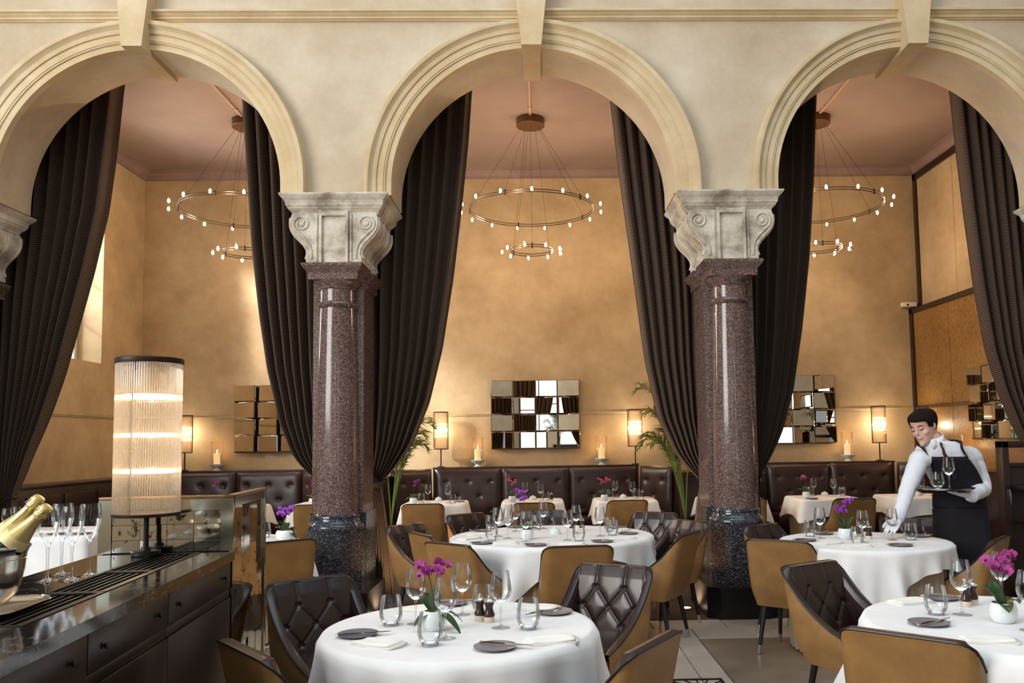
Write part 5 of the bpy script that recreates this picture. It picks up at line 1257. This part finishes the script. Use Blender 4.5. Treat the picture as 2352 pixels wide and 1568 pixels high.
# hair
m = MB()
def HA(u, v):
    a = 2*PI*u; y = math.sin(a); front = sstep(.25, .75, y); back = sstep(.1, .9, -y); zl = .012+.050*front-.075*back+.012*math.cos(a)*front
    if abs(math.cos(a)) > .86 and y > 0: zl = lerp(zl, -.018, .55)
    z = lerp(zl, .119, v**.8); off = .009+.006*math.sin(PI*min(1, v*1.1))+.0012*math.sin(22*a+4*v)+.004*front*v
    r = hring(z, off, 64); k = int(round(u*64)) % 64; p = r[k].copy()
    if v > .93: p = p.lerp(Vector((0, -.01, .131)), (v-.93)/.07)
    return HM @ p
m.grid(HA, 64, 16); solid(m.build('hair', 'hair', wt, sharp=100, label='short dark brown hair with a side parting'), .007, -1)
# trousers, shoes
m = MB()
for h, kx in ((hipL, .10), (hipR, -.10)):
    P, Q = limb([h+Vector((0, 0, .03)), Vector((kx, -.01, .50)), Vector((kx*1.05, .03, .035))], [.105, .080, .062]); m.tube(P, Q, 16)
m.loft(torso(.004, (.93, .97, 1.02))); remeshed(m, 'trousers', 'trouser_cloth', wt, .011, 5)
for kx in (.105, -.105):
    m = MB(); m.sph(Vector((kx, .02, .032)), .048, 14, 8, (.95, 1.0, .72)); m.sph(Vector((kx-.03, -.085, .026)), .046, 14, 8, (.9, 1.9, .56)); remeshed(m, 'shoe', 'black_stone', wt, .006, 4)
# shirt
m = MB(); m.loft(torso(.004, [q[0] for q in TOR[:-2]]))
for js, rs in (((RS+Vector((.05, .01, .0)), RS, RE, RW), (.078, .076, .060, .043)), ((LS+Vector((-.05, 0, .0)), LS, LE, LW), (.080, .080, .066, .047))):
    P, Q = limb(list(js), rs, 9); Q = [q*(1+.035*math.sin(2.1*i)+.02*math.sin(3.7*i+1)) if i > 8 else q for i, q in enumerate(Q)]; m.tube(P, Q, 18)
remeshed(m, 'shirt', 'shirt_cotton', wt, .0075, 5, 'white long-sleeved cotton shirt')
cax = Vector((-.30, -.16, .94)).normalized(); cf = (hd-cax*hd.dot(cax)).normalized(); cs = cax.cross(cf)
if cs.dot(sd) < 0: cs = -cs
co_ = Vector((2.972, 6.178, 1.487))-WB
def CP_(a, h, r): return co_+(cs*math.cos(a)+cf*math.sin(a))*r+cax*h
m = MB()
def COLL(u, v):
    a = 2*PI*u-PI/2; f = max(0, math.sin(a))
    return CP_(a, -.012+.056*v-.014*f*v, .071-.006*v)
m.grid(COLL, 40, 5, wrapu=True)
for s in (-1, 1):                                        # collar points
    a0 = PI/2+s*.06; a1 = PI/2+s*1.05; aa = [lerp(a0, a1, k/5) for k in range(6)]
    top = [CP_(a, .026+.016*k/5, .071) for k, a in enumerate(aa)]; low = [CP_(a, -.016-.034*math.exp(-((k-1.6)/1.3)**2), .076+.008*math.exp(-((k-1.6)/1.5)**2)) for k, a in enumerate(aa)]
    m.add(top+low, [(k, k+1, k+7, k+6) for k in range(5)])
solid(m.build('collar', 'shirt_cotton', wt, sharp=60), .003, 0)
m = MB(); tp = [tor(z, PI/2+o_, e) for z, o_, e in ((1.472, -.02, .020), (1.460, -.02, .026), (1.446, 0, .020), (1.42, 0, .016), (1.39, .02, .014), (1.35, .02, .013), (1.31, .03, .012))]
m.tube(tp, [.010, .016, .010, .014, .018, .021, .023], 10, flat=.35); m.build('tie', 'tie_silk', wt, label='dark red patterned tie')
# apron
AW = [(.93, 2.60), (1.0, 2.55), (1.06, 2.2), (1.12, 1.70), (1.20, 1.30), (1.28, 1.00), (1.365, .80)]
m = MB(); m.grid(lambda u, v: tor(lerp(.97, 1.365, v), PI/2+(u-.5)*2*interp(AW, lerp(.97, 1.365, v))*.72, .017), 26, 18)
solid(m.build('apron_bib', 'apron_cloth', wt, sharp=70), .004)
m = MB()
def SK(u, v):
    z = lerp(1.03, .48, v); a = 2*PI*u; k = v; base = tor(max(z, .93), a, .016); c = Vector((3.215-WB.x, 6.34-WB.y, 0))
    if z < .93: b0 = tor(.93, a, .016); d = b0-c; d.z = 0; base = c+d*(1+.20*(.93-z)/.45)+Vector((0, 0, z-WB.z))
    d = (base-c); d.z = 0; d.normalize(); return base+d*(.010*math.sin(7*a+1+2*v)*v+.006*math.sin(11*a)*v)+Vector((0, 0, .006*math.sin(2*a)*v))
m.grid(SK, 72, 20, wrapu=True); solid(m.build('apron_skirt', 'apron_cloth', wt, sharp=70), .004)
for s in (-1, 1):
    pts = [tor(1.355, PI/2-s*.56, .02), tor(1.39, PI/2-s*.58, .02), tor(1.42, PI/2-s*.64, .020), tor(1.448, PI/2-s*.85, .02), tor(1.465, PI/2-s*1.35, .02), tor(1.475, PI/2-s*2.0, .025), tor(1.478, -PI/2, .03)]
    MB().tube(pts, .0165, 8, flat=.22).build('apron_strap', 'apron_cloth', wt)
q = tor(1.378, PI/2-.58, .027); MB().sph(q, .008, 10, 6).build('pin', 'pin_gold', wt, label='small gold pin on the apron strap')
em = MB()
for k, (w, dz) in enumerate(((.010, .026), (.020, .017), (.026, .008), (.026, -.001), (.018, -.010))): p = tor(1.215+dz, PI/2+.05, .0215); em.box(-w/2, w/2, -.0006, .0006, -.0022, .0022, Matrix.Translation(p) @ Matrix((sd, -hd, Vector((0, 0, 1)))).transposed().to_4x4())
em.build('emblem', 'emblem', wt, smooth=False, label='faint dark embroidered crest on the bib')
# gloves: palm, four unequal fingers and a thumb each
def hand(M, curls, spread, thumb, mirror=1):
    m = MB()
    m.loft([[M @ Vector((x, mirror*s*w, t)) for s, t in ((-1, -th), (-.5, -th*1.2), (.5, -th*1.2), (1, -th), (1, th*.8), (.5, th), (-.5, th), (-1, th*.8))] for x, w, th in ((-.03, .029, .019), (.0, .030, .018), (.03, .037, .017), (.065, .041, .014), (.088, .040, .012))])
    for i, (L, y) in enumerate(((.070, .031), (.080, .011), (.075, -.010), (.060, -.030))):
        p = Vector((.080, mirror*y, 0)); a = 0; pts = [p.copy()-Vector((.02, 0, 0)), p.copy()]; rs = [.0105, .0105]; d0 = mirror*y*spread
        for seg, cu in zip((.45, .32, .23), curls[i]):
            a += cu; d = Vector((math.cos(a), d0*math.cos(a), -math.sin(a))).normalized(); p = p+d*L*seg; pts.append(p.copy()); rs.append(.0098-.0006*len(pts))
        m.tube([M @ v for v in pts], rs, 9); m.sph(M @ pts[-1], rs[-1], 8, 5)
    pts = [Vector((.012, mirror*.022, -.004)), Vector((.035, mirror*.046, -.010))]; rs = [.015, .0125]; p = pts[-1].copy(); a = thumb[0]; b = thumb[1]
    for seg, da, db in ((.030, 0, 0), (.026, -thumb[2], thumb[3])):
        a += da; b += db; d = Vector((math.cos(a)*math.cos(b), mirror*math.sin(a)*math.cos(b), -math.sin(b))); p = p+d*seg; pts.append(p.copy()); rs.append(.0105)
    m.tube([M @ v for v in pts], rs, 9); m.sph(M @ pts[-1], .0105, 8, 5)
    return m
def frame(o, fwd, up):
    f = Vector(fwd).normalized(); u = Vector(up); u = (u-f*u.dot(f)).normalized(); return Matrix.Translation(o) @ Matrix((f, u.cross(f), u)).transposed().to_4x4()
# right hand: pinching the stem of the glass it sets down
GS = Vector((2.555, 6.03, .862))-WB
fw = (GS-RW); FM = frame(RW+fw.normalized()*.015, fw.normalized(), Vector((.35, -.25, .9)))
m = hand(FM, ((.35, .75, .55), (.40, .8, .6), (.55, .85, .6), (.7, .9, .6)), .3, (.45, .45, .35, .35), -1)
P, Q = limb([RW-fw.normalized()*.035, RW, RW+fw.normalized()*.02], [.036, .034, .030], 3); m.tube(P, Q, 14)
remeshed(m, 'glove', 'glove_cotton', wt, .0034, 2, 'white glove reaching for the glass')
# left hand: flat under the tray, palm up
TC = Vector((2.955, 6.02, 1.128)); lw = LW; fl_ = (TC-WB+Vector((.06, .02, -.022)))-LW
FM = frame(lw+fl_.normalized()*.01, fl_.normalized(), Vector((0, 0, -1)))
m = hand(FM, ((-.02, .08, .1), (-.02, .06, .1), (-.02, .08, .1), (0, .12, .12)), 2.2, (.85, -.05, .2, .0), 1)
P, Q = limb([LW-fl_.normalized()*.04, LW, LW+fl_.normalized()*.02], [.040, .037, .031], 3); m.tube(P, Q, 14)
remeshed(m, 'glove', 'glove_cotton', wt, .0034, 2, 'white glove flat under the tray')
# tray and what stands on it
t = thing('round_tray', 'round black tray with silver rim carried by the waiter', 'tray', TC)
MB().lathe([(.001, 0), (.178, 0), (.190, .004), (.200, .013), (.2025, .016), (.200, .0165), (.190, .009), (.176, .0055), (.174, .005)], 48).build('rim', 'silver', t)
MB().lathe([(.001, .0062), (.174, .0062), (.176, .004)], 48).build('surface', 'black_stone', t)
wine.put((2.972, 5.99, 1.1345), 0, 'wine glass standing on the waiter\'s tray', 'glasses on the waiter\'s tray')
tumb.put((2.925, 6.07, 1.1345), 0, 'water tumbler standing on the waiter\'s tray', 'glasses on the waiter\'s tray')
